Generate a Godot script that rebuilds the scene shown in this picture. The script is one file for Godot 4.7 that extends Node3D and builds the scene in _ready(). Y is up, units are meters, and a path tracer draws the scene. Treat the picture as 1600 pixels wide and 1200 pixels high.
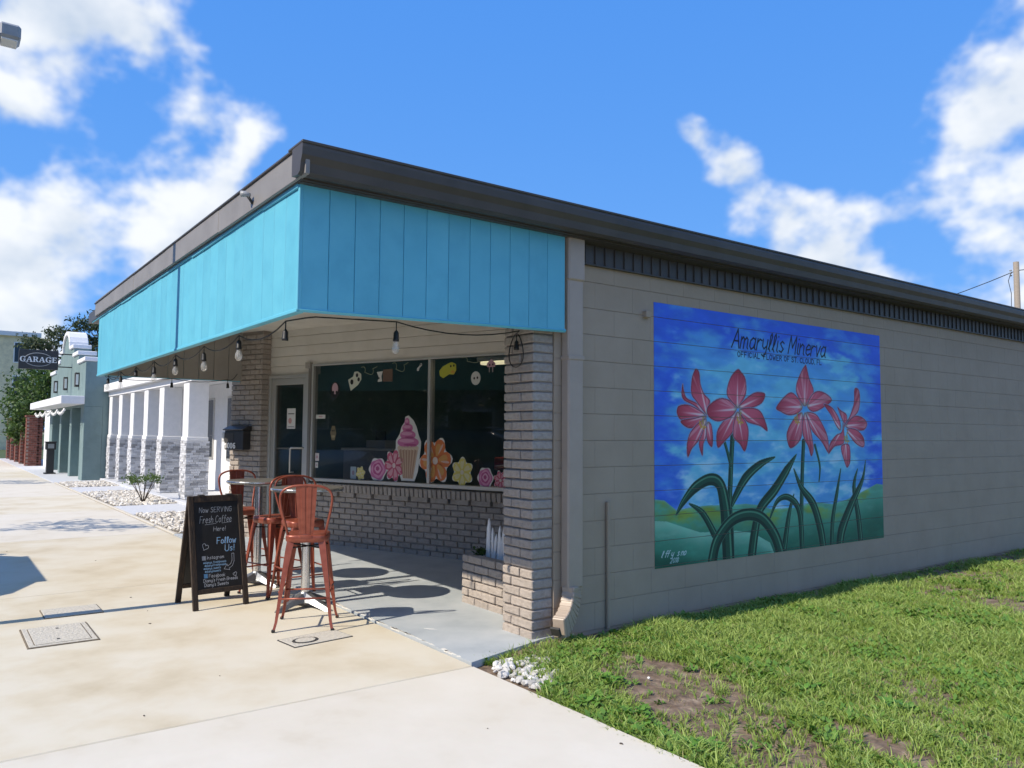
extends Node3D
# A corner shop with a turquoise canopy and a flower mural on its side wall.
# Axes: +z towards the street, -z along the side wall, -x along the street to the neighbours.

var rng := RandomNumberGenerator.new()
var M := {}
var mesh_cache := {}
const UPV := Vector3.UP
const STORE_AT := Vector3(-9.673, 0, -4.28)
const STORE_X := Vector3(0.9381, 0, -0.3463)
const STORE_Z := Vector3(0.3463, 0, 0.9381)
const WALL_X := -4.48
const MURAL := [-4.74, -8.25, 0.39, 2.56]

const MURAL_PETALS := [
	[0.183,0.428,0.098,0.305,[0.098,0.305,0.094,0.342,0.103,0.368,0.139,0.387,0.179,0.423,0.18,0.409,0.148,0.377,0.113,0.36,0.102,0.332]],
	[0.186,0.423,0.149,0.244,[0.143,0.245,0.131,0.283,0.129,0.34,0.148,0.372,0.186,0.423,0.19,0.394,0.197,0.365,0.175,0.338,0.162,0.3,0.159,0.262,0.153,0.246]],
	[0.18,0.423,0.077,0.413,[0.077,0.408,0.087,0.389,0.126,0.387,0.18,0.423,0.139,0.439,0.096,0.445,0.081,0.431]],
	[0.183,0.425,0.096,0.458,[0.091,0.447,0.139,0.436,0.183,0.425,0.165,0.452,0.13,0.475,0.104,0.468]],
	[0.183,0.438,0.114,0.588,[0.183,0.438,0.156,0.452,0.125,0.491,0.112,0.537,0.114,0.588,0.129,0.556,0.151,0.528,0.171,0.49]],
	[0.183,0.452,0.167,0.583,[0.183,0.452,0.165,0.5,0.155,0.537,0.167,0.583,0.171,0.538,0.182,0.509,0.187,0.471]],
	[0.187,0.452,0.203,0.549,[0.187,0.452,0.182,0.49,0.187,0.528,0.203,0.549,0.207,0.509,0.201,0.461]],
	[0.297,0.405,0.225,0.552,[0.297,0.405,0.252,0.441,0.223,0.49,0.225,0.552,0.251,0.528,0.284,0.489,0.297,0.449]],
	[0.301,0.395,0.186,0.409,[0.192,0.385,0.234,0.354,0.276,0.361,0.301,0.39,0.28,0.425,0.233,0.446,0.201,0.437,0.186,0.414]],
	[0.304,0.39,0.306,0.23,[0.306,0.23,0.28,0.262,0.264,0.313,0.267,0.347,0.295,0.38,0.304,0.39,0.319,0.369,0.339,0.328,0.338,0.268,0.32,0.239]],
	[0.309,0.389,0.418,0.332,[0.309,0.389,0.329,0.359,0.369,0.326,0.399,0.319,0.42,0.328,0.404,0.365,0.358,0.387]],
	[0.311,0.397,0.428,0.482,[0.311,0.397,0.358,0.387,0.393,0.396,0.413,0.426,0.428,0.482,0.397,0.462,0.348,0.448,0.328,0.429]],
	[0.304,0.405,0.331,0.568,[0.304,0.405,0.289,0.449,0.287,0.508,0.312,0.538,0.331,0.568,0.344,0.528,0.347,0.478,0.333,0.438]],
	[0.586,0.4,0.533,0.557,[0.586,0.4,0.547,0.428,0.515,0.486,0.517,0.533,0.533,0.557,0.573,0.523,0.585,0.475]],
	[0.587,0.373,0.468,0.38,[0.468,0.38,0.515,0.323,0.548,0.316,0.587,0.367,0.569,0.4,0.525,0.412,0.487,0.398]],
	[0.598,0.367,0.604,0.185,[0.604,0.185,0.584,0.217,0.562,0.272,0.562,0.315,0.592,0.367,0.616,0.355,0.642,0.3,0.623,0.246,0.61,0.193]],
	[0.61,0.369,0.731,0.339,[0.61,0.367,0.634,0.316,0.669,0.298,0.711,0.312,0.731,0.339,0.685,0.374,0.638,0.393]],
	[0.603,0.399,0.711,0.581,[0.603,0.399,0.614,0.442,0.636,0.485,0.677,0.528,0.711,0.581,0.707,0.506,0.678,0.441,0.649,0.403]],
	[0.598,0.399,0.625,0.593,[0.598,0.399,0.585,0.453,0.59,0.507,0.612,0.55,0.625,0.593,0.637,0.561,0.627,0.485,0.614,0.431]],
	[0.775,0.472,0.692,0.357,[0.692,0.357,0.734,0.372,0.77,0.427,0.775,0.472,0.757,0.461,0.727,0.406]],
	[0.794,0.483,0.761,0.369,[0.761,0.369,0.777,0.382,0.808,0.403,0.805,0.449,0.788,0.432]],
	[0.787,0.483,0.863,0.277,[0.853,0.277,0.876,0.28,0.881,0.332,0.866,0.39,0.807,0.438,0.787,0.483,0.794,0.449,0.821,0.415,0.848,0.345]],
	[0.801,0.455,0.918,0.441,[0.801,0.455,0.847,0.408,0.892,0.412,0.918,0.441,0.898,0.473,0.845,0.471]],
	[0.807,0.474,0.896,0.554,[0.807,0.472,0.858,0.471,0.897,0.511,0.896,0.554,0.85,0.534]],
	[0.792,0.455,0.711,0.584,[0.788,0.438,0.781,0.483,0.75,0.5,0.718,0.539,0.711,0.584,0.742,0.551,0.786,0.54,0.793,0.506]],
	[0.799,0.528,0.805,0.65,[0.78,0.545,0.818,0.545,0.822,0.619,0.805,0.65,0.791,0.619,0.777,0.573]],
]
const MURAL_LEAVES := [
	[[0.284,0.494,0.278,0.587,0.273,0.684,0.269,0.781,0.271,0.877,0.272,1.002],[0.0256,0.0256,0.0272,0.0288,0.0384,0.048]],
	[[0.251,0.528,0.264,0.577,0.275,0.626],[0.0128,0.0144,0.0144]],
	[[0.59,0.528,0.582,0.656,0.576,0.804,0.572,1.003],[0.024,0.024,0.0256,0.0288]],
	[[0.644,0.545,0.666,0.637,0.661,0.708],[0.0128,0.0112,0.0048]],
	[[0.541,0.76,0.518,0.841,0.494,0.988],[0.0048,0.0256,0.0416]],
	[[0.119,0.769,0.167,0.81,0.212,0.9],[0.0048,0.0288,0.0352]],
	[[0.072,0.807,0.098,0.759,0.141,0.706,0.194,0.678,0.232,0.699,0.25,0.779,0.258,0.876,0.263,1.001],[0.0048,0.0256,0.0416,0.0448,0.0512,0.064,0.0704,0.0736]],
	[[0.458,0.595,0.395,0.624,0.335,0.677,0.291,0.753,0.278,0.786],[0.0048,0.032,0.0416,0.0288,0.0128]],
	[[0.555,0.586,0.51,0.654,0.456,0.734,0.393,0.81,0.37,0.898,0.356,0.995],[0.0048,0.0416,0.048,0.0448,0.0512,0.0544]],
	[[0.433,0.854,0.465,0.785,0.508,0.768,0.551,0.802,0.57,0.867,0.575,0.998],[0.008,0.0192,0.0256,0.032,0.0352,0.0352]],
	[[0.543,0.649,0.575,0.73,0.63,0.808,0.663,0.918,0.676,1.004],[0.0048,0.0288,0.0448,0.0512,0.0512]],
	[[0.771,0.657,0.75,0.762,0.726,0.881,0.717,0.995],[0.0048,0.0224,0.0288,0.0288]],
	[[0.86,0.66,0.839,0.745,0.859,0.882,0.869,0.994],[0.0048,0.0288,0.0416,0.0448]],
	[[0.905,0.621,0.885,0.713,0.824,0.823,0.774,0.93,0.76,0.995],[0.0032,0.0224,0.048,0.0608,0.0608]],
	[[0.201,0.997,0.221,0.92,0.276,0.849,0.343,0.829,0.403,0.853,0.453,0.927,0.478,1.006],[0.0544,0.0512,0.048,0.048,0.0512,0.0576,0.064]],
]
const MURAL_HILL := [0.001,0.743,0.032,0.749,0.073,0.789,0.115,0.783,0.185,0.779,0.23,0.782,0.334,0.784,0.393,0.795,0.434,0.813,0.551,0.818,0.63,0.797,0.725,0.815,0.799,0.799,0.877,0.77,0.965,0.734,1.011,0.742]
const MURAL_HILL_NEAR := [0.001,0.823,0.039,0.828,0.081,0.848,0.157,0.882,0.229,0.887,0.294,0.89,0.362,0.907,0.432,0.955,0.452,1.008]

# ------------------------------------------------------------------ mesh helpers
func new_st(smooth := false) -> SurfaceTool:
	var st := SurfaceTool.new()
	st.begin(Mesh.PRIMITIVE_TRIANGLES)
	st.set_smooth_group(0 if smooth else -1)
	return st

func face(st: SurfaceTool, pts: Array, inside: Vector3) -> void:
	# a flat convex polygon turned so that its front looks away from a point inside the solid
	var nrm := Vector3.ZERO
	var mid := Vector3.ZERO
	for i in pts.size():
		var a: Vector3 = pts[i]
		var b: Vector3 = pts[(i + 1) % pts.size()]
		nrm += a.cross(b)
		mid += a
	mid /= pts.size()
	var q := pts
	if nrm.dot(mid - inside) > 0.0:
		q = pts.duplicate()
		q.reverse()
	for i in range(1, q.size() - 1):
		st.add_vertex(q[0]); st.add_vertex(q[i]); st.add_vertex(q[i + 1])

func quad_uv(st: SurfaceTool, pts: Array, uvs: Array, inside: Vector3) -> void:
	var nrm: Vector3 = (pts[1] - pts[0]).cross(pts[2] - pts[0])
	var order := [0, 1, 2, 0, 2, 3]
	if nrm.dot((pts[0] + pts[2]) * 0.5 - inside) > 0.0:
		order = [0, 2, 1, 0, 3, 2]
	for i in order:
		st.set_uv(uvs[i]); st.add_vertex(pts[i])

func add_box(st: SurfaceTool, at: Vector3, size: Vector3, bevel := 0.0, basis := Basis.IDENTITY, jitter := 0.0) -> void:
	var h := size * 0.5
	var b: float = min(bevel, min(h.x, min(h.y, h.z)) * 0.6)
	var v := {}
	for sx in [-1, 1]:
		for sy in [-1, 1]:
			for sz in [-1, 1]:
				var j := Vector3.ZERO
				if jitter > 0.0:
					j = Vector3(rng.randf_range(-1, 1), rng.randf_range(-1, 1), rng.randf_range(-1, 1)) * jitter
				var c := Vector3(sx * h.x, sy * h.y, sz * h.z) + j
				v[[sx, sy, sz, 0]] = at + basis * (c - Vector3(0, sy * b, sz * b))
				v[[sx, sy, sz, 1]] = at + basis * (c - Vector3(sx * b, 0, sz * b))
				v[[sx, sy, sz, 2]] = at + basis * (c - Vector3(sx * b, sy * b, 0))
	for s in [-1, 1]:
		face(st, [v[[s, -1, -1, 0]], v[[s, 1, -1, 0]], v[[s, 1, 1, 0]], v[[s, -1, 1, 0]]], at)
		face(st, [v[[-1, s, -1, 1]], v[[1, s, -1, 1]], v[[1, s, 1, 1]], v[[-1, s, 1, 1]]], at)
		face(st, [v[[-1, -1, s, 2]], v[[1, -1, s, 2]], v[[1, 1, s, 2]], v[[-1, 1, s, 2]]], at)
	if b > 0.0:
		for a in [-1, 1]:
			for c in [-1, 1]:
				face(st, [v[[-1, a, c, 1]], v[[1, a, c, 1]], v[[1, a, c, 2]], v[[-1, a, c, 2]]], at)
				face(st, [v[[a, -1, c, 0]], v[[a, 1, c, 0]], v[[a, 1, c, 2]], v[[a, -1, c, 2]]], at)
				face(st, [v[[a, c, -1, 0]], v[[a, c, 1, 0]], v[[a, c, 1, 1]], v[[a, c, -1, 1]]], at)
				for d in [-1, 1]:
					face(st, [v[[a, c, d, 0]], v[[a, c, d, 1]], v[[a, c, d, 2]]], at)

func add_tube(st: SurfaceTool, pts: Array, radii, sides := 8, caps := true) -> void:
	var n := pts.size()
	var rings := []
	var prev := Vector3.ZERO
	for i in n:
		var p: Vector3 = pts[i]
		var t: Vector3
		if i == 0: t = pts[1] - p
		elif i == n - 1: t = p - pts[i - 1]
		else: t = (pts[i + 1] - p).normalized() + (p - pts[i - 1]).normalized()
		t = t.normalized()
		if i == 0:
			prev = t.cross(Vector3.UP if absf(t.y) < 0.9 else Vector3.RIGHT).normalized()
		else:
			prev = (prev - t * prev.dot(t)).normalized()
		var side := t.cross(prev)
		var r: float = radii[i] if radii is Array else radii
		var ring := []
		for k in sides:
			var a := TAU * k / sides
			ring.append(p + (prev * cos(a) + side * sin(a)) * r)
		rings.append(ring)
	for i in n - 1:
		var mid: Vector3 = (pts[i] + pts[i + 1]) * 0.5
		for k in sides:
			var k2 := (k + 1) % sides
			face(st, [rings[i][k], rings[i][k2], rings[i + 1][k2], rings[i + 1][k]], mid)
	if caps:
		face(st, rings[0], (pts[0] + pts[1]) * 0.5)
		face(st, rings[n - 1], (pts[n - 1] + pts[n - 2]) * 0.5)

func add_lathe(st: SurfaceTool, at: Vector3, prof: Array, segs := 24) -> void:
	# profile of (radius, height) from bottom to top, turned about the y axis
	for i in prof.size() - 1:
		var a: Vector2 = prof[i]
		var b: Vector2 = prof[i + 1]
		for k in segs:
			var t0 := TAU * k / segs
			var t1 := TAU * (k + 1) / segs
			var p := [at + Vector3(cos(t0) * a.x, a.y, sin(t0) * a.x), at + Vector3(cos(t1) * a.x, a.y, sin(t1) * a.x),
				at + Vector3(cos(t1) * b.x, b.y, sin(t1) * b.x), at + Vector3(cos(t0) * b.x, b.y, sin(t0) * b.x)]
			var d := b - a
			var out := Vector3(cos(t0) + cos(t1), 0, sin(t0) + sin(t1)).normalized() * d.y + Vector3.UP * (-d.x)
			var mid: Vector3 = (p[0] + p[1] + p[2] + p[3]) * 0.25
			if a.x < 1e-5: face(st, [p[0], p[2], p[3]], mid - out)
			elif b.x < 1e-5: face(st, [p[0], p[1], p[2]], mid - out)
			else: face(st, p, mid - out)

func add_prism(st: SurfaceTool, poly: PackedVector2Array, z0: float, z1: float, tf := Transform3D.IDENTITY) -> void:
	# outline in the local xy plane drawn out from z0 to z1
	var tri := Geometry2D.triangulate_polygon(poly)
	for i in range(0, tri.size(), 3):
		var a := poly[tri[i]]; var b := poly[tri[i + 1]]; var c := poly[tri[i + 2]]
		var mid := Vector3((a.x + b.x + c.x) / 3, (a.y + b.y + c.y) / 3, (z0 + z1) * 0.5)
		for z in [z0, z1]:
			face(st, [tf * Vector3(a.x, a.y, z), tf * Vector3(b.x, b.y, z), tf * Vector3(c.x, c.y, z)], tf * mid)
	var cw := Geometry2D.is_polygon_clockwise(poly)
	for i in poly.size():
		var a := poly[i]; var b := poly[(i + 1) % poly.size()]
		var d := b - a
		var out := Vector2(-d.y, d.x) if cw else Vector2(d.y, -d.x)
		var m := (a + b) * 0.5 - out.normalized() * 0.001
		face(st, [tf * Vector3(a.x, a.y, z0), tf * Vector3(b.x, b.y, z0), tf * Vector3(b.x, b.y, z1), tf * Vector3(a.x, a.y, z1)], tf * Vector3(m.x, m.y, (z0 + z1) * 0.5))

func ellipse(cx: float, cy: float, rx: float, ry: float, n := 20, wob := 0.0, lobes := 0) -> PackedVector2Array:
	var p := PackedVector2Array()
	for i in n:
		var a := TAU * i / n
		var k := 1.0 + wob * cos(a * lobes)
		p.append(Vector2(cx + cos(a) * rx * k, cy + sin(a) * ry * k))
	return p

func done(st: SurfaceTool, called: String, m: Material, parent: Node, tf := Transform3D.IDENTITY) -> MeshInstance3D:
	st.generate_normals()
	return put(st.commit(), called, m, parent, tf)

func put(mesh: Mesh, called: String, m: Material, parent: Node, tf := Transform3D.IDENTITY) -> MeshInstance3D:
	var o := MeshInstance3D.new()
	o.name = called
	o.mesh = mesh
	o.material_override = m
	o.transform = tf
	parent.add_child(o, true)
	return o

func box(called: String, at: Vector3, size: Vector3, m: Material, parent: Node, bevel := 0.004, basis := Basis.IDENTITY) -> MeshInstance3D:
	var st := new_st()
	add_box(st, Vector3.ZERO, size, bevel)
	return done(st, called, m, parent, Transform3D(basis, at))

func span(called: String, lo: Vector3, hi: Vector3, m: Material, parent: Node, bevel := 0.004) -> MeshInstance3D:
	return box(called, (lo + hi) * 0.5, hi - lo, m, parent, bevel)

func piece(size: Vector3, variant: int, bevel: float, jitter: float) -> ArrayMesh:
	# shared, slightly uneven brick and block shapes
	var key := [snappedf(size.x, 0.001), snappedf(size.y, 0.001), snappedf(size.z, 0.001), variant]
	if not mesh_cache.has(key):
		var st := new_st()
		add_box(st, Vector3.ZERO, size, bevel, Basis.IDENTITY, jitter)
		st.generate_normals()
		mesh_cache[key] = st.commit()
	return mesh_cache[key]

func numbered(called: String) -> String:
	if not has_node(called):
		return called
	var k := 1
	while has_node("%s_%03d" % [called, k]):
		k += 1
	return "%s_%03d" % [called, k]

func thing(called: String, label: String, category: String, at := Vector3.ZERO, turn := 0.0, group := "") -> Node3D:
	var o := Node3D.new()
	o.name = numbered(called)
	add_child(o)
	o.position = at
	o.rotation.y = turn
	o.set_meta("label", label)
	o.set_meta("category", category)
	if group: o.set_meta("group", group)
	return o

func part(called: String, parent: Node, tf := Transform3D.IDENTITY) -> Node3D:
	var o := Node3D.new()
	o.name = called
	o.transform = tf
	parent.add_child(o, true)
	return o

func structure(o: Node) -> Node:
	o.set_meta("kind", "structure")
	return o

# ------------------------------------------------------------------ materials
func lin(r: float, g: float, b: float) -> Color:
	return Color(r, g, b).linear_to_srgb()

func plain(r: float, g: float, b: float, rough := 0.7, metal := 0.0) -> StandardMaterial3D:
	var m := StandardMaterial3D.new()
	m.albedo_color = lin(r, g, b)
	m.roughness = rough
	m.metallic = metal
	return m

func noise_tex(sd: int, freq: float, octaves: int, cols: Array, stops := [], size := 512) -> NoiseTexture2D:
	var n := FastNoiseLite.new()
	n.seed = sd
	n.frequency = freq
	n.fractal_octaves = octaves
	n.fractal_gain = 0.58
	var t := NoiseTexture2D.new()
	t.width = size
	t.height = size
	t.seamless = true
	t.normalize = true
	t.noise = n
	if cols.size():
		var g := Gradient.new()
		var off := PackedFloat32Array()
		var cc := PackedColorArray()
		for i in cols.size():
			off.append(stops[i] if stops.size() else float(i) / (cols.size() - 1))
			cc.append(cols[i])
		g.offsets = off
		g.colors = cc
		t.color_ramp = g
	return t

func grained(cols: Array, sd: int, freq: float, per_metre: float, rough := 0.85, bump := 0.0, bump_tex: Texture2D = null, octaves := 6, stops := [], size := 512) -> StandardMaterial3D:
	var m := StandardMaterial3D.new()
	m.albedo_texture = noise_tex(sd, freq, octaves, cols, stops, size)
	m.roughness = rough
	m.uv1_triplanar = true
	m.uv1_world_triplanar = true
	m.uv1_scale = Vector3.ONE * per_metre
	if bump > 0.0:
		m.heightmap_enabled = true
		m.heightmap_texture = bump_tex
		m.heightmap_scale = bump
	return m

func tone(c: Color, k: float) -> Color:
	var l := c.srgb_to_linear()
	return Color(l.r * k, l.g * k, l.b * k).linear_to_srgb()

func shades(r: float, g: float, b: float, dark := 0.8, light := 1.15) -> Array:
	var c := lin(r, g, b)
	return [tone(c, dark), c, tone(c, light)]

func materials() -> void:
	var fine := noise_tex(5, 0.05, 5, [])
	var coarse := noise_tex(6, 0.015, 5, [])
	M.sidewalk = grained([lin(0.50, 0.43, 0.305), lin(0.575, 0.51, 0.385), lin(0.61, 0.56, 0.45), lin(0.64, 0.595, 0.495)], 11, 0.006, 0.16, 0.9, 0.12, fine, 7, [0.0, 0.34, 0.6, 1.0], 1024)
	M.sidewalk_pale = grained([lin(0.55, 0.495, 0.395), lin(0.61, 0.565, 0.475), lin(0.65, 0.61, 0.53)], 12, 0.006, 0.19, 0.9, 0.12, fine, 7, [0.0, 0.35, 1.0], 1024)
	M.joint = grained(shades(0.16, 0.13, 0.09), 13, 0.05, 1.0)
	M.slab = grained([lin(0.35, 0.385, 0.41), lin(0.42, 0.455, 0.475), lin(0.48, 0.505, 0.52)], 14, 0.01, 0.4, 0.6, 0.06, fine)
	M.chip = grained(shades(0.68, 0.66, 0.60), 15, 0.05, 1.5)
	M.paint = grained([lin(0.36, 0.283, 0.205), lin(0.39, 0.308, 0.226), lin(0.41, 0.328, 0.244)], 16, 0.008, 0.35, 0.75, 0.15, fine)
	M.paint_b = grained([lin(0.36, 0.33, 0.30), lin(0.405, 0.372, 0.34), lin(0.445, 0.41, 0.375)], 17, 0.008, 0.35, 0.75, 0.15, fine)
	M.cream = grained([lin(0.60, 0.56, 0.49), lin(0.66, 0.62, 0.55), lin(0.70, 0.66, 0.60)], 18, 0.01, 0.5, 0.7, 0.05, fine)
	M.brick = []
	for k in 4:
		var f: float = [1.0, 0.92, 1.07, 0.97][k]
		M.brick.append(grained([lin(0.29 * f, 0.247 * f, 0.212 * f), lin(0.37 * f, 0.32 * f, 0.278 * f), lin(0.42 * f, 0.37 * f, 0.325 * f)], 20 + k, 0.03, 1.2, 0.85, 0.5, fine))
	M.mortar = grained([lin(0.26, 0.225, 0.195), lin(0.33, 0.285, 0.25)], 25, 0.05, 1.5, 0.95, 0.4, fine)
	M.turquoise = grained([lin(0.10, 0.42, 0.56), lin(0.115, 0.46, 0.60), lin(0.13, 0.485, 0.62)], 26, 0.008, 0.4, 0.55, 0.03, fine)
	M.turq = [M.turquoise]
	for k in 3:
		var tf: float = [0.965, 1.02, 0.985][k]
		M.turq.append(grained([lin(0.098 * tf, 0.41 * tf, 0.55 * tf), lin(0.115 * tf, 0.46 * tf, 0.60 * tf), lin(0.13 * tf, 0.49 * tf, 0.625 * tf)], 120 + k, 0.012, 0.5, 0.5 + 0.04 * k, 0.03, fine))
	M.bronze = grained([lin(0.05, 0.043, 0.036), lin(0.066, 0.057, 0.049), lin(0.08, 0.07, 0.061)], 27, 0.008, 0.5, 0.45, 0.02, fine)
	M.fascia = grained([lin(0.20, 0.185, 0.17), lin(0.235, 0.22, 0.205), lin(0.26, 0.245, 0.23)], 28, 0.008, 0.5, 0.5, 0.02, fine)
	M.panel_grey = grained([lin(0.30, 0.275, 0.245), lin(0.36, 0.33, 0.295)], 29, 0.01, 0.5, 0.8)
	M.downspout = grained([lin(0.38, 0.305, 0.24), lin(0.43, 0.35, 0.28)], 30, 0.01, 0.6, 0.45)
	M.alu = plain(0.56, 0.55, 0.52, 0.42, 0.55)
	M.alu_dark = plain(0.22, 0.2, 0.18, 0.5, 0.4)
	M.chrome = plain(0.72, 0.72, 0.72, 0.22, 0.95)
	M.cast = grained(shades(0.30, 0.31, 0.32), 31, 0.04, 2.0, 0.4)
	M.cast.metallic = 0.8
	M.glass = plain(0.02, 0.03, 0.03, 0.02)
	M.glass.transparency = BaseMaterial3D.TRANSPARENCY_ALPHA
	M.glass.albedo_color.a = 0.25
	M.bulb_glass = plain(0.9, 0.85, 0.75, 0.02)
	M.bulb_glass.transparency = BaseMaterial3D.TRANSPARENCY_ALPHA
	M.bulb_glass.albedo_color.a = 0.2
	M.rust = grained([lin(0.20, 0.045, 0.026), lin(0.29, 0.076, 0.045), lin(0.34, 0.105, 0.065)], 32, 0.02, 1.5, 0.36)
	M.rust.metallic = 0.25
	M.black = plain(0.014, 0.014, 0.015, 0.5)
	M.black_metal = grained(shades(0.03, 0.03, 0.031), 33, 0.03, 2.0, 0.45)
	M.table = grained([lin(0.075, 0.075, 0.072), lin(0.13, 0.125, 0.115), lin(0.17, 0.16, 0.15)], 34, 0.03, 2.5, 0.35)
	M.darkwood = grained([lin(0.012, 0.008, 0.006), lin(0.035, 0.021, 0.012), lin(0.085, 0.048, 0.022)], 35, 0.02, 2.2, 0.75, 0.3, fine, 6, [0.0, 0.6, 1.0])
	M.darkwood.uv1_scale = Vector3(4, 0.8, 4)
	M.white = plain(0.78, 0.78, 0.77, 0.6)
	M.white_stucco = grained([lin(0.70, 0.71, 0.72), lin(0.78, 0.78, 0.79)], 36, 0.02, 0.5, 0.85, 0.2, fine)
	M.pale_grey = grained([lin(0.50, 0.52, 0.55), lin(0.57, 0.58, 0.61)], 37, 0.02, 0.5, 0.85, 0.2, fine)
	M.stone = []
	for k in 5:
		var q: float = [0.68, 0.58, 0.46, 0.34, 0.74][k]
		M.stone.append(grained([lin(q * 0.82, q * 0.84, q * 0.88), lin(q, q, q * 1.03)], 38 + k, 0.03, 2.0, 0.9, 0.6, fine))
	M.teal = grained([lin(0.15, 0.215, 0.215), lin(0.175, 0.25, 0.25), lin(0.195, 0.27, 0.268)], 44, 0.008, 0.4, 0.85, 0.25, fine)
	M.red_brick = []
	for k in 3:
		var q2: float = [1.0, 0.75, 1.2][k]
		M.red_brick.append(grained(shades(0.23 * q2, 0.085 * q2, 0.06 * q2), 46 + k, 0.04, 2.0, 0.9, 0.4, fine))
	M.yellow = grained(shades(0.74, 0.64, 0.42), 50, 0.01, 0.4)
	M.asphalt = grained([lin(0.035, 0.035, 0.035), lin(0.055, 0.054, 0.053), lin(0.075, 0.073, 0.07)], 51, 0.03, 0.6, 0.95, 0.3, fine)
	M.dirt = grained([lin(0.075, 0.05, 0.034), lin(0.15, 0.105, 0.073), lin(0.24, 0.18, 0.13), lin(0.36, 0.30, 0.24)], 52, 0.014, 0.45, 0.97, 1.4, fine, 8, [0.0, 0.4, 0.75, 1.0], 1024)
	M.far_grass = grained([lin(0.05, 0.075, 0.02), lin(0.085, 0.12, 0.035)], 53, 0.02, 0.2)
	M.gravel_bed = grained([lin(0.22, 0.19, 0.15), lin(0.42, 0.38, 0.31)], 54, 0.06, 1.5, 0.95, 0.8, fine)
	M.pebble = plain(1, 1, 1, 0.85)
	M.pebble.vertex_color_use_as_albedo = true
	M.leafy = plain(1, 1, 1, 0.6)
	M.leafy.vertex_color_use_as_albedo = true
	M.leafy.backlight_enabled = true
	M.leafy.backlight = lin(0.5, 0.5, 0.3)
	M.bark = grained([lin(0.05, 0.038, 0.028), lin(0.13, 0.10, 0.075)], 55, 0.03, 1.5, 0.95, 1.0, fine)
	M.pole_wood = grained([lin(0.22, 0.18, 0.14), lin(0.33, 0.285, 0.235)], 56, 0.03, 0.6, 0.9, 0.4, fine)
	M.steel_grey = grained(shades(0.30, 0.31, 0.32), 57, 0.02, 1.0, 0.45)
	M.interior_wall = grained(shades(0.17, 0.25, 0.25), 58, 0.01, 0.4, 0.8)
	M.interior_floor = grained(shades(0.22, 0.19, 0.16), 59, 0.03, 0.6, 0.5)
	M.cover = grained([lin(0.48, 0.45, 0.38), lin(0.57, 0.53, 0.46)], 60, 0.03, 1.2, 0.85, 0.5, fine)
	M.tyre = plain(0.012, 0.012, 0.012, 0.85)
	M.car_paint = plain(0.05, 0.055, 0.065, 0.25, 0.3)
	M.car_paint.clearcoat_enabled = true
	M.paper = plain(0.68, 0.68, 0.66, 0.85)
	M.iron_dark = grained(shades(0.045, 0.043, 0.04), 61, 0.04, 2.0, 0.7)

# ------------------------------------------------------------------ sky
const CLOUD_IN_VIEW := [[-0.899, 0.428, -0.096, 0.09, 0.6], [-0.914, 0.399, -0.070, 0.07, 0.45], [-0.897, 0.400, -0.189, 0.08, 0.5], [-0.906, 0.361, -0.219, 0.09, 0.75], [-0.896, 0.354, -0.266, 0.07, 0.7], [-0.935, 0.347, -0.074, 0.09, 0.85], [-0.954, 0.294, -0.055, 0.09, 0.8], [-0.944, 0.311, -0.112, 0.08, 0.8], [-0.946, 0.280, -0.164, 0.08, 0.9], [-0.937, 0.273, -0.216, 0.07, 1], [-0.953, 0.229, -0.200, 0.06, 0.9], [-0.953, 0.269, -0.140, 0.06, 0.7], [-0.982, 0.168, -0.086, 0.07, 1.2], [-0.983, 0.137, -0.124, 0.06, 1.3], [-0.991, 0.118, -0.065, 0.07, 1.2], [-0.969, 0.183, -0.165, 0.05, 1.1], [-0.953, 0.303, -0.011, 0.1, 0.8], [-0.916, 0.318, -0.244, 0.05, 0.6], [-0.986, 0.165, -0.007, 0.1, 0.8], [-0.332, 0.403, -0.853, 0.08, 0.9], [-0.328, 0.330, -0.885, 0.09, 1], [-0.366, 0.294, -0.883, 0.05, 0.7], [-0.325, 0.241, -0.915, 0.07, 0.8], [-0.493, 0.237, -0.837, 0.07, 1.2], [-0.456, 0.204, -0.866, 0.06, 1.2], [-0.414, 0.172, -0.894, 0.07, 1.3], [-0.362, 0.194, -0.912, 0.08, 1.3], [-0.518, 0.261, -0.814, 0.03, 0.5], [-0.589, 0.318, -0.743, 0.045, 0.75], [-0.581, 0.274, -0.767, 0.05, 0.75], [-0.618, 0.363, -0.697, 0.025, 0.6], [-0.604, 0.351, -0.715, 0.025, 0.6], [-0.563, 0.236, -0.792, 0.06, 1.0], [-0.664, 0.258, -0.702, 0.05, 0.85], [-0.694, 0.275, -0.666, 0.05, 0.65], [-0.279, 0.355, -0.892, 0.1, 0.9]]

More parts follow.
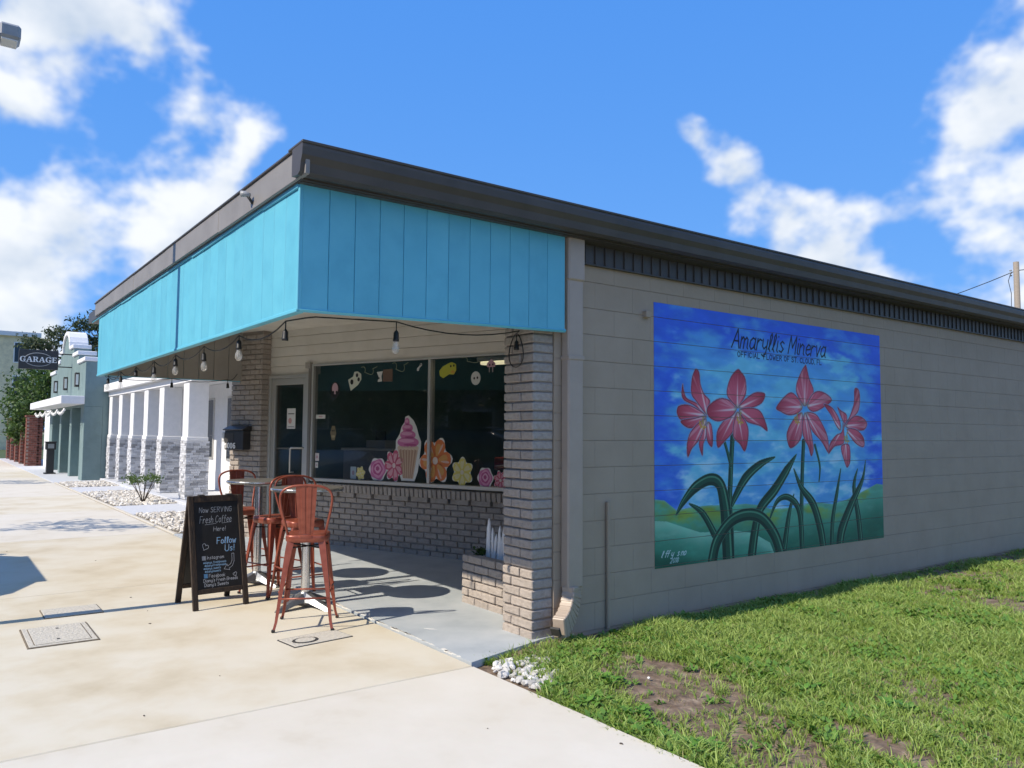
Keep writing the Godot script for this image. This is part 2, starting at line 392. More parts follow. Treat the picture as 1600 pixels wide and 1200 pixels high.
func sky_image() -> Image:
	var w := 3072
	var h := 1536
	var n1 := FastNoiseLite.new()
	n1.seed = 71; n1.frequency = 4.2; n1.fractal_octaves = 7; n1.fractal_gain = 0.56
	n1.noise_type = FastNoiseLite.TYPE_PERLIN
	var n2 := FastNoiseLite.new()
	n2.seed = 72; n2.frequency = 5.0; n2.fractal_octaves = 5
	var blobs := CLOUD_IN_VIEW.duplicate()
	var r := RandomNumberGenerator.new()
	r.seed = 7
	# the same kind of cumulus goes on round the rest of the sky
	for k in 34:
		var az := r.randf() * TAU
		if absf(angle_difference(az, atan2(-0.804, 0.592))) < 0.72: continue
		var el := pow(r.randf(), 1.5) * 1.0 + 0.08
		for j in 5:
			var a2 := az + r.randf_range(-0.2, 0.2)
			var e2 := el + r.randf_range(-0.09, 0.07)
			blobs.append([sin(a2) * cos(e2), sin(e2), -cos(a2) * cos(e2), r.randf_range(0.06, 0.13), r.randf_range(0.4, 0.8)])
	# cloud cover gathered blob by blob
	var cover := PackedFloat32Array()
	cover.resize(w * h / 2)
	for b in blobs:
		var v := Vector3(b[0], b[1], b[2]).normalized()
		var rad: float = b[3] * 2.1
		var e0 := asin(v.y)
		var a0 := atan2(v.x, -v.z)
		var half := rad / maxf(cos(e0), 0.2)
		var y0 := maxi(0, int((PI * 0.5 - e0 - rad) / PI * h))
		var y1 := mini(h / 2 - 1, int((PI * 0.5 - e0 + rad) / PI * h))
		for y in range(y0, y1 + 1):
			var el := PI * 0.5 - PI * (y + 0.5) / h
			for xi in range(int((a0 - half) / TAU * w), int((a0 + half) / TAU * w) + 1):
				var az := TAU * (xi + 0.5) / w
				var d := Vector3(sin(az) * cos(el), sin(el), -cos(az) * cos(el))
				var q: float = d.distance_squared_to(v) / (b[3] * b[3])
				if q < 4.4: cover[y * w + posmod(xi, w)] += b[4] * (exp(-q * 1.1) - 0.008)
	var im := Image.create(w, h, false, Image.FORMAT_RGBF)
	im.fill(Color(0.27, 0.29, 0.26))
	for y in h / 2:
		var el := PI * 0.5 - PI * (y + 0.5) / h
		var ce := cos(el)
		var se := sin(el)
		var clear := Color(0.058, 0.225, 0.66).lerp(Color(0.19, 0.43, 0.83), pow(1.0 - se, 3.2))
		for x in w:
			var col := clear
			var dens := cover[y * w + x]
			if dens > 0.05:
				var az := TAU * (x + 0.5) / w
				var d := Vector3(sin(az) * ce, se, -cos(az) * ce)
				var f := n1.get_noise_3d(d.x, d.y * 1.3, d.z)
				var body := minf(dens * 0.47, 0.64) - 0.36
				var c := smoothstep(-0.02, 0.36, body + f * 1.75 * smoothstep(0.03, 0.5, dens))
				if c > 0.0:
					var puff := n2.get_noise_3d(d.x, d.y * 1.3 + 0.03, d.z)
					var lit := 0.62 + 0.75 * puff + 0.5 * (f - n1.get_noise_3d(d.x + 0.01, d.y * 1.3 + 0.03, d.z + 0.012)) * 4.0 + body * 0.2
					col = col.lerp(Color(0.44, 0.52, 0.63).lerp(Color(0.77, 0.79, 0.81), clampf(lit, 0.0, 1.0)), c * 0.95)
			im.set_pixel(x, y, col)
	return im

func view_and_light() -> void:
	var cam := Camera3D.new()
	cam.name = "camera"
	cam.position = Vector3(0, 1.47, 0)
	cam.rotation_degrees = Vector3(3.62, 53.64, 0.395)
	cam.fov = 52.06
	cam.near = 0.05
	cam.far = 900.0
	cam.current = true
	add_child(cam)
	var env := Environment.new()
	env.background_mode = Environment.BG_SKY
	var sm := PanoramaSkyMaterial.new()
	sm.panorama = ImageTexture.create_from_image(sky_image())
	var sky := Sky.new()
	sky.sky_material = sm
	env.sky = sky
	env.tonemap_mode = Environment.TONE_MAPPER_LINEAR
	env.tonemap_exposure = 1.3
	env.sdfgi_enabled = true
	env.ssao_enabled = true
	env.ssil_enabled = true
	var we := WorldEnvironment.new()
	we.name = "world_environment"
	we.environment = env
	add_child(we)
	var sun := DirectionalLight3D.new()
	sun.name = "sun"
	sun.light_energy = 1.35
	sun.light_color = Color(1.0, 0.955, 0.88)
	sun.light_angular_distance = 0.5
	sun.shadow_enabled = true
	add_child(sun)
	sun.look_at_from_position(Vector3.ZERO, Vector3(0.02, -1.0, -1.09), Vector3.UP)

# ------------------------------------------------------------------ ground
func ground_all() -> void:
	var g := structure(span("ground", Vector3(-400, -0.6, -400), Vector3(400, -0.2, 400), M.far_grass, self, 0.0))
	g.name = "ground"
	structure(span("road", Vector3(-300, -0.3, 0.45), Vector3(300, -0.13, 11.0), M.asphalt, self, 0.0))
	structure(span("kerb", Vector3(-300, -0.28, 0.27), Vector3(300, -0.002, 0.45), M.cover, self, 0.02))
	# sidewalk: cast panels with sawn joints over a dark bed
	var sw := Node3D.new()
	sw.name = "sidewalk"
	add_child(sw)
	structure(sw)
	span("joint_bed", Vector3(-120, -0.25, -2.83), Vector3(40, -0.012, 0.262), M.joint, sw, 0.0)
	var cuts := [40.0, 25.0, 14.0, 8.0, 4.0, -0.1, -4.23, -8.23, -12.35, -16.4, -20.5, -24.6, -28.7, -33.0, -37.2, -42.0, -48.0, -60.0, -90.0, -120.0]
	for i in cuts.size() - 1:
		var a: float = cuts[i]
		var b: float = cuts[i + 1]
		var m: Material = M.sidewalk if i in [6, 7, 9, 12] else M.sidewalk_pale
		span("slab", Vector3(b + 0.005, -0.2, -2.826), Vector3(a - 0.005, 0.0, 0.262), m, sw, 0.006)
	# painted porch floor
	var pf := structure(Node3D.new())
	pf.name = "porch_floor"
	add_child(pf)
	var st := new_st()
	var outline := PackedVector2Array([Vector2(-11.95, -2.838), Vector2(-4.27, -2.838), Vector2(-4.47, -3.6), Vector2(-4.62, -6.3), Vector2(-11.95, -6.3)])
	add_prism(st, outline, 0.012, -0.2, Transform3D(Basis(Vector3(1, 0, 0), Vector3(0, 0, 1), Vector3(0, 1, 0)), Vector3.ZERO))
	done(st, "painted_slab", M.slab, pf)
	# chipped paint along the edge
	var sc := new_st()
	for k in 46:
		var x := rng.randf_range(-7.2, -4.35)
		var l := rng.randf_range(0.02, 0.11) * (1.0 if x < -4.9 else 0.5)
		var poly := ellipse(x, rng.randf_range(-2.855, -2.842), l, rng.randf_range(0.004, 0.014), 9, 0.3, 3)
		add_prism(sc, poly, 0.0135, 0.005, Transform3D(Basis(Vector3(1, 0, 0), Vector3(0, 0, 1), Vector3(0, 1, 0)), Vector3.ZERO))
	var chips := done(sc, "paint_chips", M.chip, pf)
	chips.set_meta("kind", "stuff")
	# lawn soil, gently uneven
	var nz := FastNoiseLite.new()
	nz.seed = 3
	nz.frequency = 0.5
	var sl := new_st(true)
	var nx := 60
	var nzc := 110
	var px := func(i): return -4.9 + 26.0 * pow(float(i) / nx, 1.6)
	var pz := func(j): return -2.822 - 38.0 * pow(float(j) / nzc, 1.5)
	for i in nx:
		for j in nzc:
			var q := []
			for c in [[0, 0], [1, 0], [1, 1], [0, 1]]:
				var x: float = px.call(i + c[0])
				var z: float = pz.call(j + c[1])
				q.append(Vector3(x, soil(x, z), z))
			face(sl, q, (q[0] + q[2]) * 0.5 - Vector3.UP)
	structure(done(sl, "lawn_soil", M.dirt, self))

var soil_noise: FastNoiseLite
func soil(x: float, z: float) -> float:
	if soil_noise == null:
		soil_noise = FastNoiseLite.new()
		soil_noise.seed = 4
		soil_noise.frequency = 0.9
	var k := clampf((-2.83 - z) / 0.5, 0.0, 1.0)
	return -0.035 + k * 0.02 + soil_noise.get_noise_2d(x, z) * 0.03 * k + soil_noise.get_noise_2d(x * 5.0, z * 5.0) * 0.008 * k

const BARE := [[-3.3, -3.6, 0.56, 0.42], [-2.72, -3.36, 0.62, 0.34], [-2.2, -3.15, 0.3, 0.2], [-3.85, -3.8, 0.22, 0.14], [-2.1, -3.72, 0.34, 0.16], [-3.95, -2.98, 0.32, 0.16]]
func bare(x: float, z: float) -> float:
	var v := 0.0
	for b in BARE:
		var q: float = pow((x - b[0]) / b[2], 2) + pow((z - b[1]) / b[3], 2)
		v = maxf(v, 1.25 - q)
	return v

func blade_clump(blades: int, h: float, spread: float, width: float, c0: Color, c1: Color) -> ArrayMesh:
	var st := new_st()
	for k in blades:
		var a := rng.randf() * TAU
		var base := Vector3(cos(a), 0, sin(a)) * rng.randf() * spread
		var lean := Vector3(cos(a + rng.randf_range(-0.8, 0.8)), 0, sin(a + rng.randf_range(-0.8, 0.8))) * rng.randf_range(0.15, 0.9) * h
		var hh := h * rng.randf_range(0.5, 1.0)
		var side := Vector3(-sin(a), 0, cos(a)).rotated(UPV, rng.randf_range(-1, 1)) * width * 0.5
		var mid := base + lean * 0.35 + UPV * hh * 0.6
		var tip := base + lean + UPV * hh * rng.randf_range(0.7, 1.0)
		st.set_color(c0.lerp(c1, rng.randf()))
		for t in [[base - side, base + side, mid + side * 0.8], [base - side, mid + side * 0.8, mid - side * 0.8], [mid - side * 0.8, mid + side * 0.8, tip]]:
			for p in t: st.add_vertex(p)
	st.generate_normals()
	return st.commit()

func weed_clump(leaves: int, size: float, c0: Color, c1: Color) -> ArrayMesh:
	var st := new_st()
	for k in leaves:
		var a := rng.randf() * TAU
		var dir := Vector3(cos(a), rng.randf_range(0.15, 1.0), sin(a)).normalized()
		var base := Vector3(rng.randf_range(-1, 1), 0, rng.randf_range(-1, 1)) * size * 0.35 + UPV * rng.randf() * size * 0.35
		var l := size * rng.randf_range(0.35, 0.7) * (1.0 if leaves < 40 else 0.55)
		var side := dir.cross(UPV).normalized() * l * 0.26
		var tip := base + dir * l
		var mid := base + dir * l * 0.5 + UPV * l * 0.08
		st.set_color(c0.lerp(c1, rng.randf()))
		for t in [[base, mid + side, mid - side], [mid - side, mid + side, tip]]:
			for p in t: st.add_vertex(p)
	st.generate_normals()
	return st.commit()

func scatter(called: String, mesh: Mesh, places: Array, label: String, category: String) -> void:
	var mm := MultiMesh.new()
	mm.transform_format = MultiMesh.TRANSFORM_3D
	mm.mesh = mesh
	mm.instance_count = places.size()
	for i in places.size(): mm.set_instance_transform(i, places[i])
	var o := MultiMeshInstance3D.new()
	o.name = numbered(called)
	o.multimesh = mm
	o.material_override = M.leafy
	add_child(o)
	o.set_meta("kind", "stuff")
	o.set_meta("label", label)
	o.set_meta("category", category)

func lawn() -> void:
	var kinds := [
		[blade_clump(9, 0.062, 0.035, 0.006, Color(0.16, 0.26, 0.035), Color(0.31, 0.42, 0.09)), [], "short_grass", "short bright green lawn grass growing beside the mural wall", "grass"],
		[blade_clump(8, 0.088, 0.03, 0.007, Color(0.20, 0.31, 0.06), Color(0.36, 0.46, 0.13)), [], "tall_grass", "longer pale green grass blades among the lawn", "grass"],
		[weed_clump(16, 0.085, Color(0.09, 0.20, 0.03), Color(0.17, 0.32, 0.05)), [], "lawn_weeds", "low broad leaved green weeds growing in the lawn", "weeds"],
		[blade_clump(7, 0.07, 0.04, 0.004, Color(0.30, 0.24, 0.11), Color(0.42, 0.36, 0.19)), [], "dry_grass", "dry straw coloured grass scattered over bare lawn soil", "grass"]]
	var cover := FastNoiseLite.new()
	cover.seed = 9
	cover.frequency = 0.55
	cover.fractal_octaves = 3
	var zones := [[-4.4, 1.5, -2.83, -7.5, 72000], [-4.4, 5.0, -7.5, -14.0, 40000], [-4.4, 14.0, -14.0, -34.0, 18000]]
	for zn in zones:
		for k in zn[4]:
			var x := rng.randf_range(zn[0], zn[1])
			var z := rng.randf_range(zn[3], zn[2])
			var b := bare(x, z)
			if b > rng.randf_range(0.0, 0.55): 
				if rng.randf() > 0.13: continue
			if x < -4.2 and z > -3.75 and z < -3.0 and rng.randf() < 0.75: continue
			if z > -2.95 and x < -3.6: continue
			var v := cover.get_noise_2d(x, z)
			if v < -0.26 and rng.randf() < 0.55: continue
			var which := 0
			var w := cover.get_noise_2d(x * 1.7 + 40.0, z * 1.7)
			var q := rng.randf()
			if q < 0.22 + w * 0.7: which = 1
			elif q > 0.93 - maxf(w * -0.5, 0.0): which = 2
			if q > 0.45 and q < 0.53: which = 3
			var s := rng.randf_range(0.55, 1.15) * (1.0 + v * 0.4) * (1.0 if zn[4] > 20000 else 1.5)
			if which == 2: s *= 0.85
			kinds[which][1].append(Transform3D(Basis(UPV, rng.randf() * TAU).scaled(Vector3.ONE * s), Vector3(x, soil(x, z) - 0.006, z)))
	for k in kinds:
		scatter(k[2], k[0], k[1], k[3], k[4])
	# larger weed clumps that stand out one by one
	var big := weed_clump(130, 0.19, Color(0.08, 0.20, 0.03), Color(0.16, 0.33, 0.05))
	var spots := [[-3.62, -3.02, 1.15], [-3.3, -3.02, 1.2], [-3.05, -3.06, 1.1], [-3.5, -3.3, 1.0], [-2.9, -2.93, 1.0], [-4.05, -3.42, 0.8], [-3.98, -3.62, 0.9], [-4.2, -4.4, 0.9], [-3.25, -4.25, 0.9], [-3.6, -4.6, 0.8], [-4.15, -5.6, 0.9], [-2.55, -3.0, 1.1], [-2.75, -4.2, 1.0], [-2.3, -4.3, 0.9], [-3.9, -6.6, 1.0], [-4.28, -7.4, 1.1], [-1.8, -4.6, 1.0]]
	for s in spots:
		var o := put(big, numbered("weed_clump"), M.leafy, self, Transform3D(Basis(UPV, rng.randf() * TAU).scaled(Vector3(1, 0.62, 1) * s[2]), Vector3(s[0], soil(s[0], s[1]) - 0.01, s[1])))
		var where := "in the open lawn away from wall and sidewalk"
		if s[0] < -4.1: where = "at the foot of the taupe mural wall"
		elif s[1] > -3.1: where = "against the edge of the pale sidewalk"
		elif s[0] < -3.45: where = "between the bare soil and the downspout"
		o.set_meta("label", "bushy bright green weed clump growing " + where)
		o.set_meta("category", "weed")
		o.set_meta("group", "weed clumps in the lawn")

func pebbles(called: String, label: String, lo: Vector2, hi: Vector2, count: int, size: float, c0: Color, c1: Color, keep: Callable, y := 0.0) -> void:
	var st := new_st()
	for k in count:
		var x := rng.randf_range(lo.x, hi.x)
		var z := rng.randf_range(lo.y, hi.y)
		if not keep.call(x, z): continue
		var r := size * rng.randf_range(0.5, 1.2)
		st.set_color(c0.lerp(c1, rng.randf()))
		var b := Basis(UPV, rng.randf() * TAU) * Basis(Vector3.RIGHT, rng.randf_range(-0.5, 0.5))
		add_box(st, Vector3(x, y + r * 0.3, z), Vector3(r * 1.5, r, r * 1.15), 0.0 if size < 0.03 and count > 4000 else r * 0.3, b, r * 0.2)
	var o := done(st, numbered(called), M.pebble, self)
	o.set_meta("kind", "stuff")
	o.set_meta("label", label)
	o.set_meta("category", "gravel")

func gravel_beds() -> void:
	structure(span("gravel_bed", Vector3(-25.6, -0.2, -6.5), Vector3(-11.98, -0.008, -2.84), M.gravel_bed, self, 0.0))
	structure(span("gravel_edging", Vector3(-25.6, -0.2, -2.905), Vector3(-11.98, 0.018, -2.845), M.cover, self, 0.01))
	structure(span("entry_path", Vector3(-17.0, -0.2, -6.4), Vector3(-15.2, 0.01, -2.91), M.pale_grey, self, 0.008))
	structure(span("entry_path", Vector3(-23.2, -0.2, -4.2), Vector3(-21.2, 0.01, -2.91), M.pale_grey, self, 0.008))
	structure(span("entry_apron", Vector3(-49.0, -0.2, -4.6), Vector3(-25.62, 0.004, -2.84), M.pale_grey, self, 0.008))
	var off_path := func(x, z): return not (x > -17.05 and x < -15.15) and not (x > -23.25 and x < -21.15 and z > -4.25)
	pebbles("cream_gravel", "cream pebble gravel bed beside the white pilastered building", Vector2(-25.5, -5.4), Vector2(-12.0, -2.95), 9000, 0.045, Color(0.42, 0.38, 0.32), Color(0.78, 0.75, 0.69), off_path)
	var heap := func(x, z): return pow((x + 3.93) / 0.34, 2) + pow((z + 3.04) / 0.17, 2) + rng.randf() * 0.4 < 1.1 or pow((x + 4.1) / 0.1, 2) + pow((z + 3.4) / 0.3, 2) < 1.0
	pebbles("white_pebbles", "loose white marble pebbles at the corner of the porch slab", Vector2(-4.3, -3.8), Vector2(-3.4, -2.86), 850, 0.032, Color(0.36, 0.35, 0.33), Color(0.68, 0.67, 0.65), heap, -0.02)
	var stray := func(x, z): return true
	pebbles("stray_pebbles", "white pebbles lying scattered in the lawn grass", Vector2(-4.2, -8.0), Vector2(-1.5, -3.2), 8, 0.014, Color(0.55, 0.54, 0.52), Color(0.82, 0.82, 0.80), stray, 0.0)

func covers() -> void:
	var lt := new_st()
	for k in 26:
		var c := Vector2(rng.randf_range(-12.0, -1.5), rng.randf_range(-2.75, 0.1))
		var s := rng.randf_range(0.004, 0.013)
		add_prism(lt, ellipse(c.x, c.y, s, s * rng.randf_range(0.4, 0.9), 7, 0.25, 3), 0.0005, 0.003, Transform3D(Basis(Vector3(1, 0, 0), Vector3(0, 0, 1), Vector3(0, 1, 0)), Vector3.ZERO))
	var lo := done(lt, "sidewalk_litter", M.bark, self)
	lo.set_meta("kind", "stuff")
	lo.set_meta("label", "tiny brown leaf bits scattered over the pale sidewalk")
	lo.set_meta("category", "litter")
	var c := thing("utility_cover", "large rectangular concrete utility cover with rounded frame set in sidewalk", "cover", Vector3(-6.57, 0, -0.80))
	box("frame", Vector3(0, 0.002, 0), Vector3(0.62, 0.012, 0.44), M.joint, c, 0.004)
	box("rim", Vector3(0, 0.004, 0), Vector3(0.60, 0.012, 0.42), M.cover, c, 0.004)
	box("groove", Vector3(0, 0.0045, 0), Vector3(0.535, 0.013, 0.36), M.joint, c, 0.004)
	box("lid", Vector3(0, 0.006, 0), Vector3(0.52, 0.013, 0.345), M.cover, c, 0.004)
	for q in [[0.16, 0.02], [-0.18, -0.01]]:
		box("pick_hole", Vector3(q[0], 0.012, q[1]), Vector3(0.03, 0.004, 0.02), M.iron_dark, c, 0.001)
	var c2 := thing("utility_cover", "smaller utility cover behind the large one, crossed by the lamp pole shadow", "cover", Vector3(-7.35, 0, -0.98))
	box("frame", Vector3(0, 0.002, 0), Vector3(0.36, 0.010, 0.42), M.joint, c2, 0.004)
	box("lid", Vector3(0, 0.004, 0), Vector3(0.345, 0.012, 0.405), M.cover, c2, 0.004)
	var c3 := thing("meter_cover", "worn grey water meter cover with oval lid beside the front stool", "cover", Vector3(-5.43, 0, -2.27), 0.12)
	box("frame", Vector3(0, 0.001, 0), Vector3(0.26, 0.010, 0.46), M.iron_dark, c3, 0.003)
	box("plate", Vector3(0.004, 0.003, 0.0), Vector3(0.245, 0.011, 0.445), M.cover, c3, 0.003)
	var st := new_st()
	add_lathe(st, Vector3.ZERO, [Vector2(0.095, 0.004), Vector2(0.095, 0.011), Vector2(0.075, 0.0115), Vector2(0.0, 0.0115)], 20)
	done(st, "lid_ring", M.iron_dark, c3, Transform3D(Basis.IDENTITY.scaled(Vector3(0.8, 1, 1)), Vector3(0.02, 0, 0.09)))
	var st2 := new_st()
	add_lathe(st2, Vector3.ZERO, [Vector2(0.072, 0.004), Vector2(0.072, 0.0135), Vector2(0.0, 0.0135)], 20)
	done(st2, "lid", M.cover, c3, Transform3D(Basis.IDENTITY.scaled(Vector3(0.8, 1, 1)), Vector3(0.02, 0, 0.09)))

# ------------------------------------------------------------------ the shop
func brick_run(parent: Node, length: float, courses: int, depth: float, y0: float, face_z: float, x0 := 0.0, ch := 0.0711, bl := 0.203, corner := false) -> void:
	# running bond along local x, faces at local z = face_z
	for c in courses:
		var x := 0.0
		var first := bl if c % 2 == 0 else bl * 0.5
		var k := 0
		while x < length - 0.02:
			var l: float = first if k == 0 else bl
			l = minf(l, length - x)
			if length - x - l < 0.045: l = length - x
			var size := Vector3(l - 0.011, ch - 0.0125, depth)
			var v := rng.randi() % 3
			var m: Material = M.brick[rng.randi() % 4]
			var out := rng.randf_range(-0.003, 0.004)
			put(piece(size, v, 0.006, 0.0022), "brick", m, parent, Transform3D(Basis(UPV, rng.randf_range(-0.008, 0.008)) * Basis(Vector3.BACK, rng.randf_range(-0.006, 0.006)), Vector3(x0 + x + l * 0.5, y0 + c * ch + ch * 0.5, face_z - depth * 0.5 + out)))
			x += l
			k += 1

func shop() -> Node3D:
	var b := thing("shop_building", "low taupe block shop with turquoise canopy, brick storefront and dark metal roof edge", "building")
	# --- side wall of painted concrete blocks
	var wall := part("side_wall", b)
	span("wall_core", Vector3(-4.68, -0.2, -19.6), Vector3(WALL_X - 0.006, 2.86, -3.69), M.paint, wall, 0.0)
	var rest := new_st()
	var bh := 0.2032
	for c in 14:
		var z := -3.684
		var k := 0
		while z > -19.5:
			var l := 0.406 if (k > 0 or c % 2 == 0) else 0.203
			var at := Vector3(WALL_X - 0.05 + rng.randf_range(-0.0003, 0.0003), c * bh + bh * 0.5, z - l * 0.5)
			var size := Vector3(0.1, bh - 0.0032, l - 0.0008)
			if z > -12.1:
				put(piece(size, 0, 0.0012, 0.0), "block", M.paint, wall, Transform3D(Basis.IDENTITY, at))
			else:
				add_box(rest, at, size, 0.0012)
			z -= l
			k += 1
	done(rest, "far_blocks", M.paint, wall).set_meta("kind", "stuff")
	# --- other walls
	span("left_wall", Vector3(-12.0, -0.2, -19.6), Vector3(-11.8, 2.9, -3.75), M.paint, b, 0.0)
	span("rear_wall", Vector3(-11.8, -0.2, -19.6), Vector3(-4.68, 2.9, -19.4), M.paint, b, 0.0)
	# --- roof, ceiling
	var roof := part("roof", b)
	span("deck", Vector3(-12.0, 2.93, -19.8), Vector3(-4.32, 3.06, -1.66), M.bronze, roof, 0.0)
	span("ceiling", Vector3(-11.8, 2.885, -19.4), Vector3(-4.69, 2.925, -1.76), M.cream, roof, 0.0)
	# gutter on the long side, drawn out from a moulded profile
	var st := new_st()
	var prof := PackedVector2Array([Vector2(-4.36, 2.945), Vector2(-4.27, 2.935), Vector2(-4.235, 2.95), Vector2(-4.225, 3.0), Vector2(-4.205, 3.04), Vector2(-4.2, 3.085), Vector2(-4.205, 3.112), Vector2(-4.225, 3.112), Vector2(-4.36, 3.105)])
	add_prism(st, prof, -19.85, -1.615)
	done(st, "gutter", M.bronze, roof)
	span("drip_edge", Vector3(-4.42, 3.106, -19.85), Vector3(-4.196, 3.122, -1.612), M.bronze, roof, 0.003)
	span("soffit", Vector3(-4.46, 2.925, -19.8), Vector3(-4.345, 2.944, -1.67), M.bronze, roof, 0.0)
	# ribbed metal band under the gutter
	var band := part("ribbed_band", roof)
	span("band_sheet", Vector3(-4.476, 2.775, -19.6), Vector3(-4.455, 2.926, -3.76), M.bronze, band, 0.0)
	var z := -3.86
	var rib := piece(Vector3(0.012, 0.147, 0.012), 0, 0.003, 0.0)
	while z > -19.5:
		put(rib, "rib", M.bronze, band, Transform3D(Basis.IDENTITY, Vector3(-4.448, 2.851, z)))
		z -= 0.104
	span("band_lip", Vector3(-4.476, 2.765, -19.6), Vector3(-4.443, 2.777, -3.76), M.bronze, band, 0.002)
	# front fascia in lengths of flashing
	var fx := [-4.215, -5.9, -7.55, -8.95, -10.3, -11.36]
	var ff := part("front_fascia", roof)
	for i in fx.size() - 1:
		span("flashing", Vector3(fx[i + 1] + 0.001, 2.935 + i * 0.004, -1.668), Vector3(fx[i] - 0.001, 3.112 + i * 0.008, -1.640 + (i % 2) * 0.002), M.fascia, ff, 0.003)
	span("cap", Vector3(-11.37, 3.108, -1.75), Vector3(-4.21, 3.124, -1.628), M.bronze, ff, 0.003)
	span("corner_strap", Vector3(-4.285, 2.96, -1.64), Vector3(-4.277, 3.128, -1.630), M.bronze, ff, 0.002)
	# --- canopy of turquoise boards
	var can := part("canopy", b)
	var y0 := 2.18
	var y1 := 2.938
	# side: thirteen boards, drooping a little to the street
	var zs := -1.700
	var nb := 12
	var bw := (3.715 - 1.70) / nb
	for i in nb:
		var t := (i + 0.5) / nb
		box("side_board", Vector3(-4.405, (y0 + y1) * 0.5 + 0.045 * t, zs - bw * (i + 0.5)), Vector3(0.022, y1 - y0 - 0.01, bw - 0.0025), M.turq[rng.randi() % 4], can, 0.003)
	span("side_backing", Vector3(-4.435, y0 + 0.05, -3.70), Vector3(-4.418, y1 - 0.02, -1.71), M.turquoise, can, 0.0)
	var sb := new_st()
	for q in [[y0 - 0.004, 0.024], [y1 - 0.014, 0.02]]:
		add_tube(sb, [Vector3(-4.400, q[0] + 0.008, -1.692), Vector3(-4.400, q[0] + 0.053, -3.722)], 0.014, 4)
	done(sb, "side_trim", M.turquoise, can)
	span("corner_trim", Vector3(-4.415, y0 - 0.002, -1.704), Vector3(-4.389, y1 + 0.002, -1.676), M.turquoise, can, 0.004)
	# front boards
	var fw := (11.285 - 4.418) / 34.0
	for i in 34:
		box("front_board", Vector3(-4.418 - fw * (i + 0.5), (y0 + y1) * 0.5 + (0.004 if i > 16 else 0.0), -1.694 + rng.randf_range(-0.0015, 0.0015)), Vector3(fw - 0.003, y1 - y0 - 0.008, 0.022), M.turq[rng.randi() % 4], can, 0.003)
	span("front_backing", Vector3(-11.28, y0 + 0.01, -1.722), Vector3(-4.42, y1 - 0.01, -1.711), M.turquoise, can, 0.0)
	span("front_bottom_trim", Vector3(-11.29, y0 - 0.012, -1.725), Vector3(-4.40, y0 + 0.012, -1.675), M.turquoise, can, 0.004)
	var top_trim := new_st()
	var tx := -4.40
	while tx > -11.28:
		var l2 := rng.randf_range(0.5, 0.95)
		add_box(top_trim, Vector3(tx - l2 * 0.5, y1 - 0.012 + rng.randf_range(-0.006, 0.004), -1.676), Vector3(l2 - 0.004, 0.03, 0.014), 0.004, Basis(Vector3.BACK, rng.randf_range(-0.008, 0.008)))
		tx -= l2
	done(top_trim, "front_top_trim", M.turquoise, can)
	# closed left end, bare inside
	for i in 10:
		var ez := -1.73 - 0.2 * (i + 0.5)
		box("end_board", Vector3(-11.272, 2.54, ez), Vector3(0.02, 0.70, 0.195), M.panel_grey, can, 0.003)
	span("end_skin", Vector3(-11.30, y0, -3.74), Vector3(-11.284, 2.93, -1.728), M.turquoise, can, 0.0)
	# --- right pier, planter
	var pier := part("brick_pier", b)
	span("pier_core", Vector3(-4.838, -0.1, -3.93), Vector3(-4.500, 2.28, -3.508), M.mortar, pier, 0.0)
	var pr := part("front_bricks", b)
	pr.name = "pier_face"
	brick_run(pr, 0.367, 32, 0.19, 0.0, -3.49, -4.849, 0.0711, 0.215)
	var pl := part("brick_planter", b)
	span("planter_core", Vector3(-5.835, -0.1, -4.10), Vector3(-4.86, 0.36, -3.792), M.mortar, pl, 0.0)
	brick_run(pl, 1.0, 6, 0.10, 0.0, -3.77, -5.845)
	span("planter_soil", Vector3(-5.74, 0.36, -4.08), Vector3(-4.86, 0.40, -3.87), M.dirt, pl, 0.0)
	# --- downspout with a fluted elbow
	var ds := part("downspout", b)
	var sd := new_st()
	add_box(sd, Vector3(-4.432, 1.66, -3.82), Vector3(0.088, 2.62, 0.15), 0.012)
	done(sd, "pipe", M.downspout, ds)
	var hd := new_st()
	add_box(hd, Vector3(-4.425, 2.78, -3.82), Vector3(0.102, 0.34, 0.16), 0.012)
	done(hd, "head", M.downspout, ds)
	var el := new_st()
	var path := []
	for i in 15:
		var a := deg_to_rad(80.0) * i / 14.0
		var rr := 0.26
		path.append([Vector3(-4.430 + (1.0 - cos(a)) * rr * 0.45, 0.36 - sin(a) * rr, -3.82 + (1.0 - cos(a)) * rr * 0.95), a])
	for i in path.size() - 1:
		var p0: Vector3 = path[i][0]
		var p1: Vector3 = path[i + 1][0]
		var dirv := (p1 - p0).normalized()
		var bx := Vector3(0, 1, 0).cross(dirv) if absf(dirv.y) < 0.98 else Vector3(0.9, 0, -0.42)
		bx = (Vector3(0.9, 0, -0.42) - dirv * Vector3(0.9, 0, -0.42).dot(dirv)).normalized()
		var bz := dirv.cross(bx)
		var grow := 0.006 if i % 2 == 0 else 0.0
		add_box(el, (p0 + p1) * 0.5, Vector3(0.092 + grow, (p1 - p0).length() + 0.006, 0.146 + grow), 0.006, Basis(bx, dirv, bz))
	done(el, "elbow", M.downspout, ds)
	var mouth: Vector3 = path[14][0]
	box("mouth", mouth + Vector3(0.02, -0.012, 0.045), Vector3(0.075, 0.07, 0.02), M.iron_dark, ds, 0.004, Basis(UPV, 0.4) * Basis(Vector3.RIGHT, 0.5))
	span("strap", Vector3(-4.478, 2.02, -3.898), Vector3(-4.382, 2.05, -3.742), M.downspout, ds, 0.003)
	# conduit and a small junction box
	var cs := new_st()
	add_tube(cs, [Vector3(-4.462, 0.0, -4.21), Vector3(-4.462, 0.955, -4.21)], 0.016, 8)
	done(cs, "conduit", M.paint, b)
